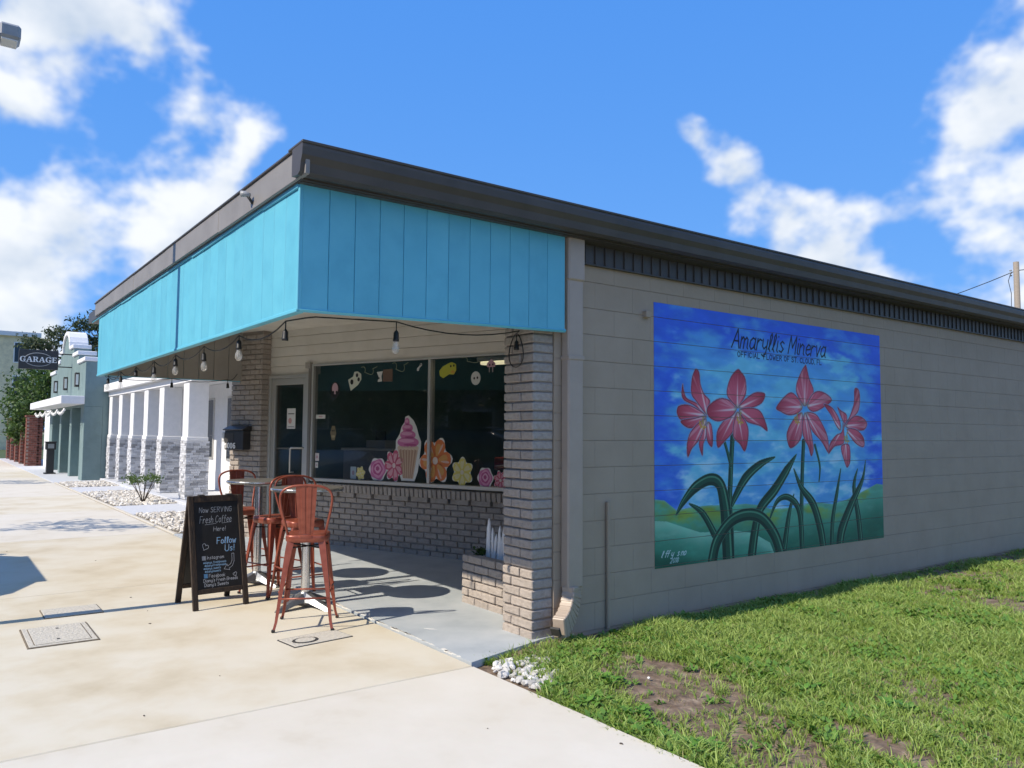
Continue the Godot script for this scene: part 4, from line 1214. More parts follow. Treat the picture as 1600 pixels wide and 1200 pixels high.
func stool() -> Node3D:
	var o := thing("bar_stool", "", "stool")
	var sh := 0.70
	for sx in [-1, 1]:
		for sz in [-1, 1]:
			var lg := put(leg_mesh(Vector2(sx, sz), sh - 0.012), "leg", M.rust, o)
			box("foot_cap", Vector3(sx * 0.213, 0.010, sz * 0.213), Vector3(0.026, 0.02, 0.026), M.black, lg, 0.004)
	# pressed seat with a rolled rim
	var st := new_st(true)
	var rows := [[0.150, sh - 0.058], [0.158, sh - 0.05], [0.160, sh - 0.016], [0.156, sh - 0.004], [0.146, sh], [0.11, sh - 0.005], [0.0, sh - 0.009]]
	var seg := 32
	var sq := func(r: float, k: int) -> Vector3:
		var a := TAU * k / seg
		var c := cos(a)
		var s := sin(a)
		var f := pow(pow(absf(c), 5.0) + pow(absf(s), 5.0), -0.2)
		return Vector3(c * f * r, 0, s * f * r)
	for i in rows.size() - 1:
		for k in seg:
			var a0: Vector3 = sq.call(rows[i][0], k) + UPV * rows[i][1]
			var a1: Vector3 = sq.call(rows[i][0], k + 1) + UPV * rows[i][1]
			var b0: Vector3 = sq.call(rows[i + 1][0], k) + UPV * rows[i + 1][1]
			var b1: Vector3 = sq.call(rows[i + 1][0], k + 1) + UPV * rows[i + 1][1]
			if rows[i + 1][0] < 0.001: face(st, [a0, a1, b0], Vector3(0, sh - 0.2, 0))
			else: face(st, [a0, a1, b1, b0], Vector3(0, sh - 0.2, 0))
	var seat := done(st, "seat", M.rust, o)
	for k in 5:
		var hs := new_st()
		add_lathe(hs, Vector3((k % 3 - 1) * 0.03, sh - 0.0075, (0.0 if k < 3 else 0.03)), [Vector2(0.006, 0.0), Vector2(0.006, 0.0012), Vector2(0.0, 0.0012)], 8)
		done(hs, "drain_hole", M.black, seat)
	# foot rails and the crossed brace under the seat
	for q in [[-1, -1, 1, -1, 0.235], [1, -1, 1, 1, 0.285], [1, 1, -1, 1, 0.235], [-1, 1, -1, -1, 0.285]]:
		var r := new_st(true)
		var rr := 0.183
		add_tube(r, [Vector3(q[0] * rr, q[4], q[1] * rr), Vector3(q[2] * rr, q[4], q[3] * rr)], 0.007, 8)
		done(r, "foot_rail", M.rust, o)
	for s in [-1, 1]:
		var r2 := new_st()
		add_tube(r2, [Vector3(-0.14, sh - 0.10, -0.14 * s), Vector3(0.14, sh - 0.105, 0.14 * s)], 0.006, 6)
		done(r2, "brace", M.black, o)
	# back hoop and splat
	var hp := new_st(true)
	var pts := []
	for p in [[-0.135, sh - 0.03, 0.10], [-0.150, sh + 0.06, 0.135], [-0.176, sh + 0.17, 0.165], [-0.19, sh + 0.27, 0.183], [-0.175, sh + 0.325, 0.19], [-0.13, sh + 0.355, 0.194], [-0.06, sh + 0.37, 0.198]]:
		pts.append(Vector3(p[0], p[1], p[2]))
	var back := pts.duplicate()
	back.reverse()
	for p in back: pts.append(Vector3(-p.x, p.y, p.z))
	var curve := Curve3D.new()
	for i in pts.size():
		var t: Vector3 = (pts[mini(i + 1, pts.size() - 1)] - pts[maxi(i - 1, 0)]) / 6.0
		curve.add_point(pts[i], -t, t)
	add_tube(hp, Array(curve.tessellate(4, 3)), 0.0095, 10)
	done(hp, "back_hoop", M.rust, o)
	var sp := new_st()
	var lv := [[sh + 0.003, 0.052, 0.145], [sh + 0.12, 0.062, 0.166], [sh + 0.25, 0.072, 0.184], [sh + 0.366, 0.078, 0.197]]
	for i in 3:
		var a: Array = lv[i]
		var b: Array = lv[i + 1]
		var cols := [-1.0, -0.55, -0.5, -0.12, -0.07, 0.07, 0.12, 0.5, 0.55, 1.0]
		var deep := [0.0, 0.0, 0.003, 0.003, 0.0, 0.0, 0.003, 0.003, 0.0, 0.0]
		for k in cols.size() - 1:
			for back_side in [0.0, 0.002]:
				var q := [Vector3(cols[k] * a[1], a[0], a[2] + deep[k] + back_side), Vector3(cols[k + 1] * a[1], a[0], a[2] + deep[k + 1] + back_side), Vector3(cols[k + 1] * b[1], b[0], b[2] + deep[k + 1] + back_side), Vector3(cols[k] * b[1], b[0], b[2] + deep[k] + back_side)]
				face(sp, q, (q[0] + q[2]) * 0.5 + Vector3(0, 0, 1 if back_side == 0.0 else -1))
	done(sp, "back_splat", M.rust, o)
	box("splat_clip", Vector3(0, sh - 0.012, 0.158), Vector3(0.09, 0.022, 0.01), M.rust, o, 0.003)
	return o

func furniture() -> void:
	var s0 := stool()
	var spots := [
		[Vector3(-5.847, 0, -2.369), 1.074, "rust red metal bar stool with its back towards the grass, at the front table"],
		[Vector3(-6.75, 0, -2.68), -1.56, "rust red metal bar stool facing the front table from between both tables"],
		[Vector3(-7.17, 0, -2.58), 1.85, "rust red metal bar stool facing the rear table, its back to the front one"],
		[Vector3(-8.05, 0, -2.57), -1.5, "rust red metal bar stool beyond the rear table, partly behind the chalkboard"]]
	for i in spots.size():
		var s: Node3D = s0
		if i > 0:
			s = s0.duplicate()
			s.name = numbered("bar_stool")
			add_child(s)
		var at: Vector3 = spots[i][0]
		at.y = 0.012 if at.z < -2.9 else 0.002
		s.position = at
		s.rotation.y = spots[i][1]
		s.set_meta("label", spots[i][2])
		s.set_meta("category", "stool")
		s.set_meta("group", "rust red bar stools outside the shop")
	var t0: Node3D
	var tb := [[Vector3(-6.46, 0.002, -2.60), "tall round bistro table with grey top, between two stools nearest the grass"], [Vector3(-7.66, 0.002, -2.59), "tall round bistro table with grey top, directly behind the chalkboard"]]
	for i in 2:
		if i == 0:
			t0 = thing("bistro_table", "", "table")
			var st := new_st()
			add_lathe(st, Vector3.ZERO, [Vector2(0.0, 0.972), Vector2(0.288, 0.972), Vector2(0.298, 0.976), Vector2(0.302, 0.984), Vector2(0.302, 0.996), Vector2(0.296, 1.002), Vector2(0.0, 1.003)], 40)
			done(st, "table_top", M.table, t0)
			var ed := new_st()
			add_lathe(ed, Vector3.ZERO, [Vector2(0.3025, 0.981), Vector2(0.3045, 0.984), Vector2(0.3045, 0.995), Vector2(0.3025, 0.998)], 40)
			done(ed, "edge_band", M.chrome, t0)
			var po := new_st(true)
			add_lathe(po, Vector3.ZERO, [Vector2(0.036, 0.10), Vector2(0.036, 0.95)], 20)
			done(po, "pole", M.chrome, t0)
			var pl := new_st()
			add_lathe(pl, Vector3.ZERO, [Vector2(0.04, 0.94), Vector2(0.12, 0.958), Vector2(0.12, 0.972)], 20)
			done(pl, "mounting_plate", M.cast, t0)
			var hub := new_st(true)
			add_lathe(hub, Vector3.ZERO, [Vector2(0.05, 0.03), Vector2(0.058, 0.07), Vector2(0.045, 0.12), Vector2(0.037, 0.13)], 20)
			done(hub, "hub", M.cast, t0)
			for k in 4:
				var ft := new_st()
				var lv := [[0.02, 0.052, 0.05, 0.125], [0.10, 0.045, 0.045, 0.095], [0.20, 0.038, 0.02, 0.055], [0.275, 0.032, 0.0, 0.032], [0.30, 0.026, 0.0, 0.018]]
				for i2 in 4:
					var a: Array = lv[i2]
					var b: Array = lv[i2 + 1]
					var pa := [Vector3(a[0], a[2], -a[1]), Vector3(a[0], a[2], a[1]), Vector3(a[0], a[3], a[1] * 0.45), Vector3(a[0], a[3], -a[1] * 0.45)]
					var pb := [Vector3(b[0], b[2], -b[1]), Vector3(b[0], b[2], b[1]), Vector3(b[0], b[3], b[1] * 0.45), Vector3(b[0], b[3], -b[1] * 0.45)]
					var mid: Vector3 = (pa[0] + pa[2] + pb[0] + pb[2]) * 0.25
					for e in 4:
						var e2 := (e + 1) % 4
						face(ft, [pa[e], pa[e2], pb[e2], pb[e]], mid)
				face(ft, [Vector3(0.30, 0, -0.026), Vector3(0.30, 0, 0.026), Vector3(0.30, 0.018, 0.0117), Vector3(0.30, 0.018, -0.0117)], Vector3(0.2, 0.01, 0))
				done(ft, "base_foot", M.cast, t0, Transform3D(Basis(UPV, TAU * k / 4.0 + 0.35), Vector3.ZERO))
		var t := t0
		if i > 0:
			t = t0.duplicate()
			t.name = numbered("bistro_table")
			add_child(t)
		t.position = tb[i][0]
		t.set_meta("label", tb[i][1])
		t.set_meta("category", "table")
		t.set_meta("group", "bistro tables outside the shop")

# ------------------------------------------------------------------ small things on the shop
func bulb_shape() -> Array:
	var so := new_st(true)
	add_lathe(so, Vector3.ZERO, [Vector2(0.004, 0.0), Vector2(0.012, -0.008), Vector2(0.017, -0.018), Vector2(0.018, -0.055), Vector2(0.02, -0.058), Vector2(0.02, -0.072), Vector2(0.0, -0.072)], 12)
	so.generate_normals()
	var bu := new_st(true)
	add_lathe(bu, Vector3.ZERO, [Vector2(0.0, -0.155), Vector2(0.012, -0.152), Vector2(0.022, -0.14), Vector2(0.026, -0.122), Vector2(0.022, -0.10), Vector2(0.014, -0.082), Vector2(0.013, -0.073)], 14)
	bu.generate_normals()
	var fi := new_st()
	add_tube(fi, [Vector3(-0.006, -0.08, 0), Vector3(-0.008, -0.13, 0), Vector3(0, -0.138, 0), Vector3(0.008, -0.13, 0), Vector3(0.006, -0.08, 0)], 0.0016, 5)
	fi.generate_normals()
	return [so.commit(), bu.commit(), fi.commit()]

func string_lights() -> void:
	var o := thing("string_lights", "black string lights with clear bulbs hanging along the canopy edge", "string lights")
	var shp := bulb_shape()
	var wire := []
	var hang := func(at: Vector3, drop: float, with_bulb: bool):
		var st := new_st()
		add_tube(st, [at, at - UPV * drop], 0.004, 6)
		done(st, "drop_wire", M.black, o)
		var tf := Transform3D(Basis(UPV, rng.randf() * TAU) * Basis(Vector3.RIGHT, rng.randf_range(-0.05, 0.05)), at - UPV * drop)
		var s := put(shp[0], "socket", M.black, o, tf)
		if with_bulb:
			put(shp[1], "bulb", M.bulb_glass, o, tf)
			put(shp[2], "filament", M.alu, o, tf)
	var xs := [-11.15, -10.96, -10.14, -9.28, -8.41, -7.555, -6.63, -5.72, -4.79]
	for i in xs.size():
		var p := Vector3(xs[i], 2.165, -1.76)
		if i > 0:
			hang.call(p, 0.03 + (0.02 if i % 2 == 0 else 0.0), i < 8 and i != 3)
			var q := Vector3(xs[i - 1], 2.165, -1.76)
			for k in 6:
				var t := k / 6.0
				wire.append(q.lerp(p, t) - UPV * 0.07 * 4.0 * t * (1.0 - t) * (0.2 if i == 1 else 1.0))
	wire.append(Vector3(-4.79, 2.165, -1.76))
	wire.append(Vector3(-4.55, 2.16, -1.79))
	var sags := [Vector3(-4.53, 2.17, -1.85), Vector3(-4.53, 2.19, -2.40), Vector3(-4.535, 2.215, -3.40)]
	for i in 2:
		for k in 8:
			var t := k / 8.0
			wire.append(sags[i].lerp(sags[i + 1], t) - UPV * 0.055 * 4.0 * t * (1.0 - t) * i)
	wire.append(sags[2])
	hang.call(Vector3(-4.53, 2.19, -2.40), 0.055, true)
	hang.call(Vector3(-4.64, 2.21, -3.455), 0.05, false)
	# spare loop at the pier
	for k in 19:
		var a := PI * 0.5 + TAU * k / 18.0
		wire.append(Vector3(-4.645 + cos(a) * 0.085, 2.085 + sin(a) * 0.125, -3.455 + 0.01 * sin(a * 2.0)))
	var st := new_st()
	add_tube(st, wire, 0.0045, 6)
	done(st, "cable", M.black, o)
	# run along the far end of the canopy
	var back := []
	var pts := [Vector3(-11.2, 2.17, -1.80), Vector3(-11.2, 2.18, -2.57), Vector3(-11.2, 2.20, -3.30), Vector3(-11.15, 2.28, -3.42)]
	for i in 3:
		for k in 6:
			var t := k / 6.0
			back.append(pts[i].lerp(pts[i + 1], t) - UPV * 0.04 * 4.0 * t * (1.0 - t))
	back.append(pts[3])
	var st2 := new_st()
	add_tube(st2, back, 0.0045, 6)
	done(st2, "cable", M.black, o)
	hang.call(Vector3(-11.2, 2.18, -2.57), 0.05, false)
	hang.call(Vector3(-11.18, 2.2, -3.30), 0.05, false)

func text_mesh(text: String, height: float, depth: float, bold := true, font_name := "Droid Sans") -> TextMesh:
	var t := TextMesh.new()
	var f := SystemFont.new()
	f.font_names = PackedStringArray([font_name])
	if bold: f.font_weight = 700
	t.font = f
	t.text = text
	t.font_size = 64
	t.pixel_size = height / 46.0
	t.depth = depth
	return t

func store_at(s: float, y: float, z: float) -> Vector3:
	return STORE_AT + STORE_X * s + UPV * y + STORE_Z * z

func shop_things() -> void:
	var sb := Basis(STORE_X, UPV, STORE_Z)
	# mailbox
	var mb := thing("mailbox", "black metal wall mailbox numbered 1006 on the left brick pier", "mailbox", store_at(-1.71, 1.22, 0.175))
	mb.basis = sb
	span("body", Vector3(-0.2, 0.0, 0.002), Vector3(0.2, 0.27, 0.13), M.black_metal, mb, 0.006)
	var st := new_st()
	add_prism(st, PackedVector2Array([Vector2(0.0, 0.272), Vector2(0.15, 0.272), Vector2(0.155, 0.285), Vector2(0.06, 0.33), Vector2(0.0, 0.335)]), -0.215, 0.215, Transform3D(Basis(Vector3(0, 0, 1), Vector3(0, 1, 0), Vector3(1, 0, 0)), Vector3.ZERO))
	done(st, "lid", M.black_metal, mb)
	span("end_plate", Vector3(-0.2, 0.10, 0.131), Vector3(0.0, 0.24, 0.134), M.iron_dark, mb, 0.001)
	put(text_mesh("1006", 0.078, 0.004), "number", M.white, mb, Transform3D(Basis.IDENTITY, Vector3(-0.07, 0.055, 0.1375)))
	var nm := thing("wall_notice", "small white plastic box fixed behind the mailbox on the left pier", "box", store_at(-2.0, 1.33, 0.19))
	nm.basis = sb
	span("case", Vector3(-0.06, 0, 0), Vector3(0.0, 0.14, 0.05), M.white, nm, 0.004)
	span("cover", Vector3(-0.055, 0.01, 0.05), Vector3(-0.005, 0.13, 0.056), M.paper, nm, 0.002)
	# camera on the front fascia
	var cm := thing("security_camera", "small white security light fixed to the grey fascia above canopy", "camera", Vector3(-5.12, 3.02, -1.64))
	var cs := new_st(true)
	add_tube(cs, [Vector3(0, -0.05, 0.0), Vector3(0, 0, 0.04)], 0.01, 8)
	done(cs, "bracket", M.iron_dark, cm)
	var cb := new_st(true)
	add_tube(cb, [Vector3(0.01, 0.0, 0.025), Vector3(-0.015, 0.01, 0.05), Vector3(-0.03, 0.012, 0.07)], [0.014, 0.02, 0.021], 12)
	done(cb, "head", M.steel_grey, cm)
	# white toy picket fence and a plant in the planter
	var pf := thing("picket_fence", "little white picket fence leaning in the brick planter", "fence", Vector3(-5.34, 0.40, -3.93))
	for i in 10:
		var px := -0.34 + i * 0.036 + rng.randf_range(-0.004, 0.004)
		var h := 0.24 + 0.05 * sin(i * 1.9) + (0.05 if i < 3 else 0.0)
		var ps := new_st()
		add_prism(ps, PackedVector2Array([Vector2(-0.014, -0.05), Vector2(0.014, -0.05), Vector2(0.0135, h - 0.04), Vector2(0, h), Vector2(-0.0135, h - 0.04)]), -0.006, 0.006)
		done(ps, "picket", M.white, pf, Transform3D(Basis(Vector3.BACK, rng.randf_range(-0.14, 0.06)), Vector3(px, 0, rng.randf_range(-0.01, 0.01))))
	for y in [0.04, 0.14]:
		box("rail", Vector3(-0.18, y, -0.016), Vector3(0.36, 0.018, 0.008), M.white, pf, 0.002)
	var pp := thing("planter_plant", "small leafy green plant beside the picket fence in planter", "plant", Vector3(-5.74, 0.395, -3.92))
	put(weed_clump(90, 0.17, Color(0.03, 0.07, 0.015), Color(0.07, 0.13, 0.03)), "leaves", M.leafy, pp)
	var ss := new_st()
	for k in 5: add_tube(ss, [Vector3.ZERO, Vector3(rng.randf_range(-0.05, 0.05), 0.09, rng.randf_range(-0.05, 0.05))], 0.003, 5)
	done(ss, "stems", M.bark, pp)
	# fallen leaf or chip on the porch
	var lf := thing("paper_scrap", "white paper scrap lying on the grey porch floor", "litter", Vector3(-5.15, 0.0145, -3.05), 0.7)
	var ls := new_st()
	add_prism(ls, PackedVector2Array([Vector2(-0.05, -0.008), Vector2(0.02, -0.012), Vector2(0.055, 0.004), Vector2(0.0, 0.012)]), 0.0, 0.002, Transform3D(Basis(Vector3(1, 0, 0), Vector3(0, 0, 1), Vector3(0, 1, 0)), Vector3.ZERO))
	done(ls, "scrap", M.paper, lf)

func vinyl(r: float, g: float, b: float) -> StandardMaterial3D:
	var key := "v%.2f_%.2f_%.2f" % [r, g, b]
	if not M.has(key): M[key] = plain(r, g, b, 0.5)
	return M[key]

func decal(called: String, label: String, category: String, s: float, y: float, group := "") -> Node3D:
	var o := thing(called, label, category, store_at(s, y, 0.0), 0.0, group)
	o.basis = Basis(STORE_X, UPV, STORE_Z)
	return o

func layer(o: Node3D, called: String, poly: PackedVector2Array, depth: int, m: Material) -> void:
	var st := new_st()
	add_prism(st, poly, 0.0012 + depth * 0.0012, 0.0022 + depth * 0.0012)
	done(st, called, m, o)

func petal_poly(a: float, r0: float, r1: float, wide: float, sx: float, sy: float) -> PackedVector2Array:
	var p := PackedVector2Array()
	for k in 12:
		var t := TAU * k / 12
		var q := Vector2((r0 + r1) * 0.5 + cos(t) * (r1 - r0) * 0.5, sin(t) * wide * (0.75 + 0.25 * cos(t)))
		q = q.rotated(a)
		p.append(Vector2(q.x * sx, q.y * sy))
	return p

func flower_decal(label: String, s: float, y: float, rx: float, ry: float, petals: int, c: Color, c2: Color, heart: Color, turn := 0.3) -> void:
	var o := decal("flower_decal", label, "window decal", s, y, "flower decals on the shop window")
	var outline := PackedVector2Array()
	for k in 48:
		var a := TAU * k / 48 + turn
		var f := 0.86 + 0.14 * cos(petals * (a - turn))
		outline.append(Vector2(cos(a) * rx * f * 1.04, sin(a) * ry * f * 1.04))
	layer(o, "white_border", outline, 0, vinyl(0.62, 0.62, 0.60))
	for k in petals:
		var a := turn + TAU * k / petals
		layer(o, "petal", petal_poly(a, 0.1, 0.95, 0.95 * sin(PI / petals) * 0.86, rx, ry), 1, vinyl(c.r, c.g, c.b))
		layer(o, "petal_centre", petal_poly(a + 0.08, 0.2, 0.75, 0.42 * sin(PI / petals), rx, ry), 2, vinyl(c2.r, c2.g, c2.b))
		layer(o, "petal_streak", petal_poly(a - 0.16, 0.35, 0.85, 0.13 * sin(PI / petals), rx, ry), 3, vinyl((c.r + 0.62) * 0.5, (c.g + 0.6) * 0.5, (c.b + 0.58) * 0.5))
	layer(o, "flower_heart", ellipse(0, 0, rx * 0.16, ry * 0.16, 12), 4, vinyl(heart.r, heart.g, heart.b))

func rose_decal(label: String, s: float, y: float, rx: float, ry: float) -> void:
	var o := decal("flower_decal", label, "window decal", s, y, "flower decals on the shop window")
	layer(o, "white_border", ellipse(0, 0, rx, ry, 36, 0.07, 6), 0, vinyl(0.62, 0.62, 0.60))
	var cs := [Color(0.50, 0.13, 0.30), Color(0.62, 0.26, 0.42), Color(0.44, 0.08, 0.23), Color(0.66, 0.34, 0.48), Color(0.40, 0.07, 0.2)]
	for k in 5:
		var f := 0.88 - k * 0.17
		layer(o, "rose_ring", ellipse(rx * 0.03 * (k % 2), ry * 0.02 * k, rx * f, ry * f, 30, 0.07, 5 - k % 2), 1 + k, vinyl(cs[k].r, cs[k].g, cs[k].b))

func window_decals() -> void:
	var white := vinyl(0.62, 0.62, 0.60)
	var black := vinyl(0.012, 0.012, 0.012)
	# cupcake cone with pink swirl
	var o := decal("ice_cream_decal", "large cupcake decal with pink swirl in a tan fluted cup on window", "window decal", 1.225, 0.886)
	layer(o, "white_border", PackedVector2Array([Vector2(-0.10, 0.0), Vector2(0.11, 0.0), Vector2(0.16, 0.12), Vector2(0.20, 0.40), Vector2(0.205, 0.48), Vector2(0.17, 0.55), Vector2(0.13, 0.66), Vector2(0.08, 0.74), Vector2(0.0, 0.80), Vector2(-0.055, 0.78), Vector2(-0.06, 0.72), Vector2(-0.11, 0.66), Vector2(-0.14, 0.57), Vector2(-0.20, 0.49), Vector2(-0.20, 0.38), Vector2(-0.15, 0.12)]), 0, white)
	layer(o, "cup", PackedVector2Array([Vector2(-0.075, 0.03), Vector2(0.085, 0.03), Vector2(0.165, 0.41), Vector2(-0.165, 0.41)]), 1, vinyl(0.50, 0.36, 0.26))
	for i in 6:
		var x0 := -0.14 + i * 0.05
		layer(o, "cup_flute", PackedVector2Array([Vector2(x0 * 0.52, 0.035), Vector2((x0 + 0.02) * 0.52, 0.035), Vector2(x0 + 0.026, 0.40), Vector2(x0, 0.40)]), 2, vinyl(0.36, 0.22, 0.15))
		layer(o, "cup_rim", ellipse(-0.14 + i * 0.056, 0.40, 0.03, 0.026, 12), 3, vinyl(0.58, 0.45, 0.34))
	for q in [[0.0, 0.47, 0.172, 0.068], [-0.005, 0.56, 0.125, 0.06], [-0.01, 0.645, 0.085, 0.055], [-0.02, 0.715, 0.04, 0.055]]:
		layer(o, "swirl", ellipse(q[0], q[1], q[2], q[3], 20), 3, vinyl(0.52, 0.15, 0.32))
		layer(o, "swirl_light", ellipse(q[0] - q[2] * 0.12, q[1] + q[3] * 0.28, q[2] * 0.72, q[3] * 0.34, 16), 4, vinyl(0.62, 0.30, 0.45))
		layer(o, "swirl_dark", ellipse(q[0] + q[2] * 0.2, q[1] - q[3] * 0.45, q[2] * 0.6, q[3] * 0.2, 16), 5, vinyl(0.36, 0.07, 0.2))
	rose_decal("pink rose decal left of the red petalled flower on window", 0.732, 1.011, 0.146, 0.144)
	flower_decal("red flower decal with narrow petals against the cupcake decal", 1.003, 1.067, 0.165, 0.205, 7, Color(0.52, 0.09, 0.17), Color(0.62, 0.30, 0.36), Color(0.66, 0.5, 0.5), 0.45)
	flower_decal("largest flower decal, orange with broad petals, crossing the window mullion", 1.655, 1.142, 0.25, 0.285, 6, Color(0.58, 0.16, 0.045), Color(0.56, 0.28, 0.08), Color(0.64, 0.52, 0.45), 0.1)
	flower_decal("large pale yellow flower decal right of the orange one", 2.057, 1.018, 0.158, 0.175, 6, Color(0.60, 0.52, 0.12), Color(0.62, 0.57, 0.30), Color(0.62, 0.55, 0.42), 0.5)
	flower_decal("smallest yellow flower decal low in the window beside a blue card", 0.436, 0.953, 0.08, 0.09, 6, Color(0.60, 0.52, 0.12), Color(0.62, 0.57, 0.30), Color(0.62, 0.55, 0.42), 0.2)
	rose_decal("pink rose decal between the yellow flower and brick pier", 2.386, 0.964, 0.107, 0.12)
	flower_decal("red flower decal half hidden behind the right brick pier", 2.598, 0.945, 0.10, 0.112, 7, Color(0.48, 0.07, 0.13), Color(0.6, 0.25, 0.32), Color(0.64, 0.5, 0.45), 0.1)
	# upper row of cheerful little figures
	var f := func(called: String, label: String, s: float, y: float, poly: PackedVector2Array, m: Material, eyes: Array, extra: Array):
		var q := decal(called, label, "window decal", s, y, "small decals along the top of the window")
		layer(q, "shape", poly, 0, m)
		for e in extra: layer(q, e[0], e[1], 1, e[2])
		for e in eyes: layer(q, "eye", ellipse(e[0], e[1], e[2], e[2] * 1.25, 12), 2, black)
	f.call("mask_decal", "small pink and black oval face decal near the door post", -0.053, 2.028, ellipse(0, 0, 0.085, 0.107, 20), black, [[-0.03, -0.03, 0.018], [0.03, -0.03, 0.018]], [["face", ellipse(0, 0.02, 0.055, 0.075, 16), vinyl(0.52, 0.34, 0.38)]])
	f.call("ghost_decal", "tilted white ghost decal with black eyes on window", 0.303, 2.136, PackedVector2Array([Vector2(-0.12, 0.02), Vector2(-0.03, 0.06), Vector2(-0.01, 0.12), Vector2(0.05, 0.125), Vector2(0.11, 0.09), Vector2(0.115, 0.02), Vector2(0.06, -0.05), Vector2(-0.07, -0.125)]), vinyl(0.60, 0.62, 0.52), [[-0.05, -0.01, 0.028], [0.04, 0.075, 0.022], [0.07, 0.02, 0.022]], [])
	f.call("cup_decal", "white cup decal against a brown square in the window top", 0.737, 2.179, PackedVector2Array([Vector2(-0.05, 0.06), Vector2(0.05, 0.068), Vector2(0.03, 0.0), Vector2(0.04, -0.06), Vector2(-0.035, -0.065), Vector2(-0.02, 0.0)]), white, [[-0.012, -0.02, 0.012]], [])
	f.call("brown_card", "plain brown square card stuck beside the white cup decal", 0.872, 2.191, PackedVector2Array([Vector2(-0.08, -0.075), Vector2(0.08, -0.08), Vector2(0.08, 0.08), Vector2(-0.08, 0.075)]), vinyl(0.14, 0.085, 0.06), [], [["card_edge", PackedVector2Array([Vector2(-0.07, 0.06), Vector2(0.07, 0.063), Vector2(0.07, 0.068), Vector2(-0.07, 0.065)]), vinyl(0.2, 0.13, 0.09)]])
	f.call("bone_decal", "tiny white bone shaped decal left of the mullion", 1.388, 2.274, PackedVector2Array([Vector2(-0.04, -0.045), Vector2(-0.01, -0.045), Vector2(0.0, -0.01), Vector2(0.04, 0.02), Vector2(0.035, 0.045), Vector2(0.01, 0.042), Vector2(0.0, 0.015), Vector2(-0.04, -0.015)]), white, [[0.022, 0.028, 0.008]], [])
	f.call("yellow_decal", "rounded lime yellow figure decal right of the mullion", 1.827, 2.215, PackedVector2Array([Vector2(-0.13, 0.0), Vector2(-0.08, 0.05), Vector2(0.02, 0.09), Vector2(0.06, 0.098), Vector2(0.12, 0.07), Vector2(0.125, 0.0), Vector2(0.09, -0.05), Vector2(0.02, -0.045), Vector2(-0.07, -0.09), Vector2(-0.12, -0.06)]), vinyl(0.46, 0.47, 0.05), [[0.045, 0.05, 0.012], [0.09, 0.055, 0.012]], [["beak", ellipse(0.075, -0.02, 0.03, 0.02, 10), vinyl(0.55, 0.3, 0.05)]])
	f.call("egg_decal", "white speckled egg decal with black eyes on right pane", 2.237, 2.11, ellipse(0, 0, 0.068, 0.08, 20), white, [[-0.02, 0.0, 0.012], [0.025, 0.005, 0.012]], [])
	f.call("cupcake_decal", "tiny pink cupcake decal with eyes beside the right pier", 2.453, 2.241, PackedVector2Array([Vector2(-0.055, -0.01), Vector2(0.055, -0.01), Vector2(0.06, 0.03), Vector2(0.03, 0.06), Vector2(0.0, 0.085), Vector2(-0.03, 0.06), Vector2(-0.06, 0.03)]), vinyl(0.55, 0.33, 0.40), [[-0.018, 0.015, 0.01], [0.025, 0.018, 0.01]], [["stick", PackedVector2Array([Vector2(-0.028, -0.07), Vector2(-0.018, -0.07), Vector2(-0.018, -0.01), Vector2(-0.028, -0.01)]), vinyl(0.5, 0.4, 0.42)], ["stick", PackedVector2Array([Vector2(0.018, -0.07), Vector2(0.028, -0.07), Vector2(0.028, -0.01), Vector2(0.018, -0.01)]), vinyl(0.5, 0.4, 0.42)]])
	f.call("pineapple_decal", "small tan patterned decal above the pane corner near door", -0.069, 1.464, ellipse(0, 0, 0.05, 0.1, 18, 0.12, 6), vinyl(0.16, 0.13, 0.07), [[-0.015, 0.03, 0.01], [0.015, 0.03, 0.01]], [["band", ellipse(0, -0.045, 0.036, 0.018, 12), vinyl(0.3, 0.25, 0.14)]])
	for q in [[0.553, 2.264, 0.14, 0.045], [1.078, 2.287, 0.13, 0.05], [2.193, 2.325, 0.16, 0.03]]:
		var sq := decal("streamer_decal", "thin pale green painted streamer squiggle on the window glass", "window decal", q[0], q[1], "streamer squiggles on the window")
		var st := new_st()
		var pts := []
		for k in 25:
			var t := k / 24.0
			pts.append(Vector3((t * 2.0 - 1.0) * q[2] + sin(t * TAU * 2.0) * 0.03, cos(t * TAU) * q[3] + sin(t * TAU * 3.0) * q[3] * 0.25, 0.003))
		add_tube(st, pts, 0.0035, 5)
		done(st, "line", vinyl(0.30, 0.34, 0.22), sq)
	for q in [["label_sticker", "small white blank label on the glass beside the door post", -0.313, 1.68, 0.088, 0.026, 0.62, 0.62, 0.6], ["pink_sticker", "tiny white sticker with pink mark low beside door post", -0.362, 1.143, 0.036, 0.052, 0.6, 0.55, 0.55], ["white_sticker", "tiny white rectangular sticker under the pink marked one", -0.369, 1.036, 0.027, 0.036, 0.6, 0.6, 0.58], ["blue_card", "pale blue card standing in the window corner by yellow flower", 0.308, 0.956, 0.05, 0.078, 0.25, 0.32, 0.38]]:
		var k := decal(q[0], q[1], "sticker", q[2], q[3])
		layer(k, "sheet", PackedVector2Array([Vector2(-q[4], -q[5]), Vector2(q[4], -q[5]), Vector2(q[4], q[5]), Vector2(-q[4], q[5])]), 0, vinyl(q[6], q[7], q[8]))
		layer(k, "print", ellipse(0, 0, q[4] * 0.45, q[5] * 0.4, 12), 1, vinyl(q[6] * 0.8, q[7] * 0.5, q[8] * 0.55))
	var nt := thing("door_notice", "white printed paper notice taped inside the glass door", "notice", store_at(-0.895, 1.657, -0.005))
	nt.basis = Basis(STORE_X, UPV, STORE_Z)
	layer(nt, "sheet", PackedVector2Array([Vector2(-0.085, -0.14), Vector2(0.085, -0.14), Vector2(0.085, 0.14), Vector2(-0.085, 0.14)]), 0, M.paper)
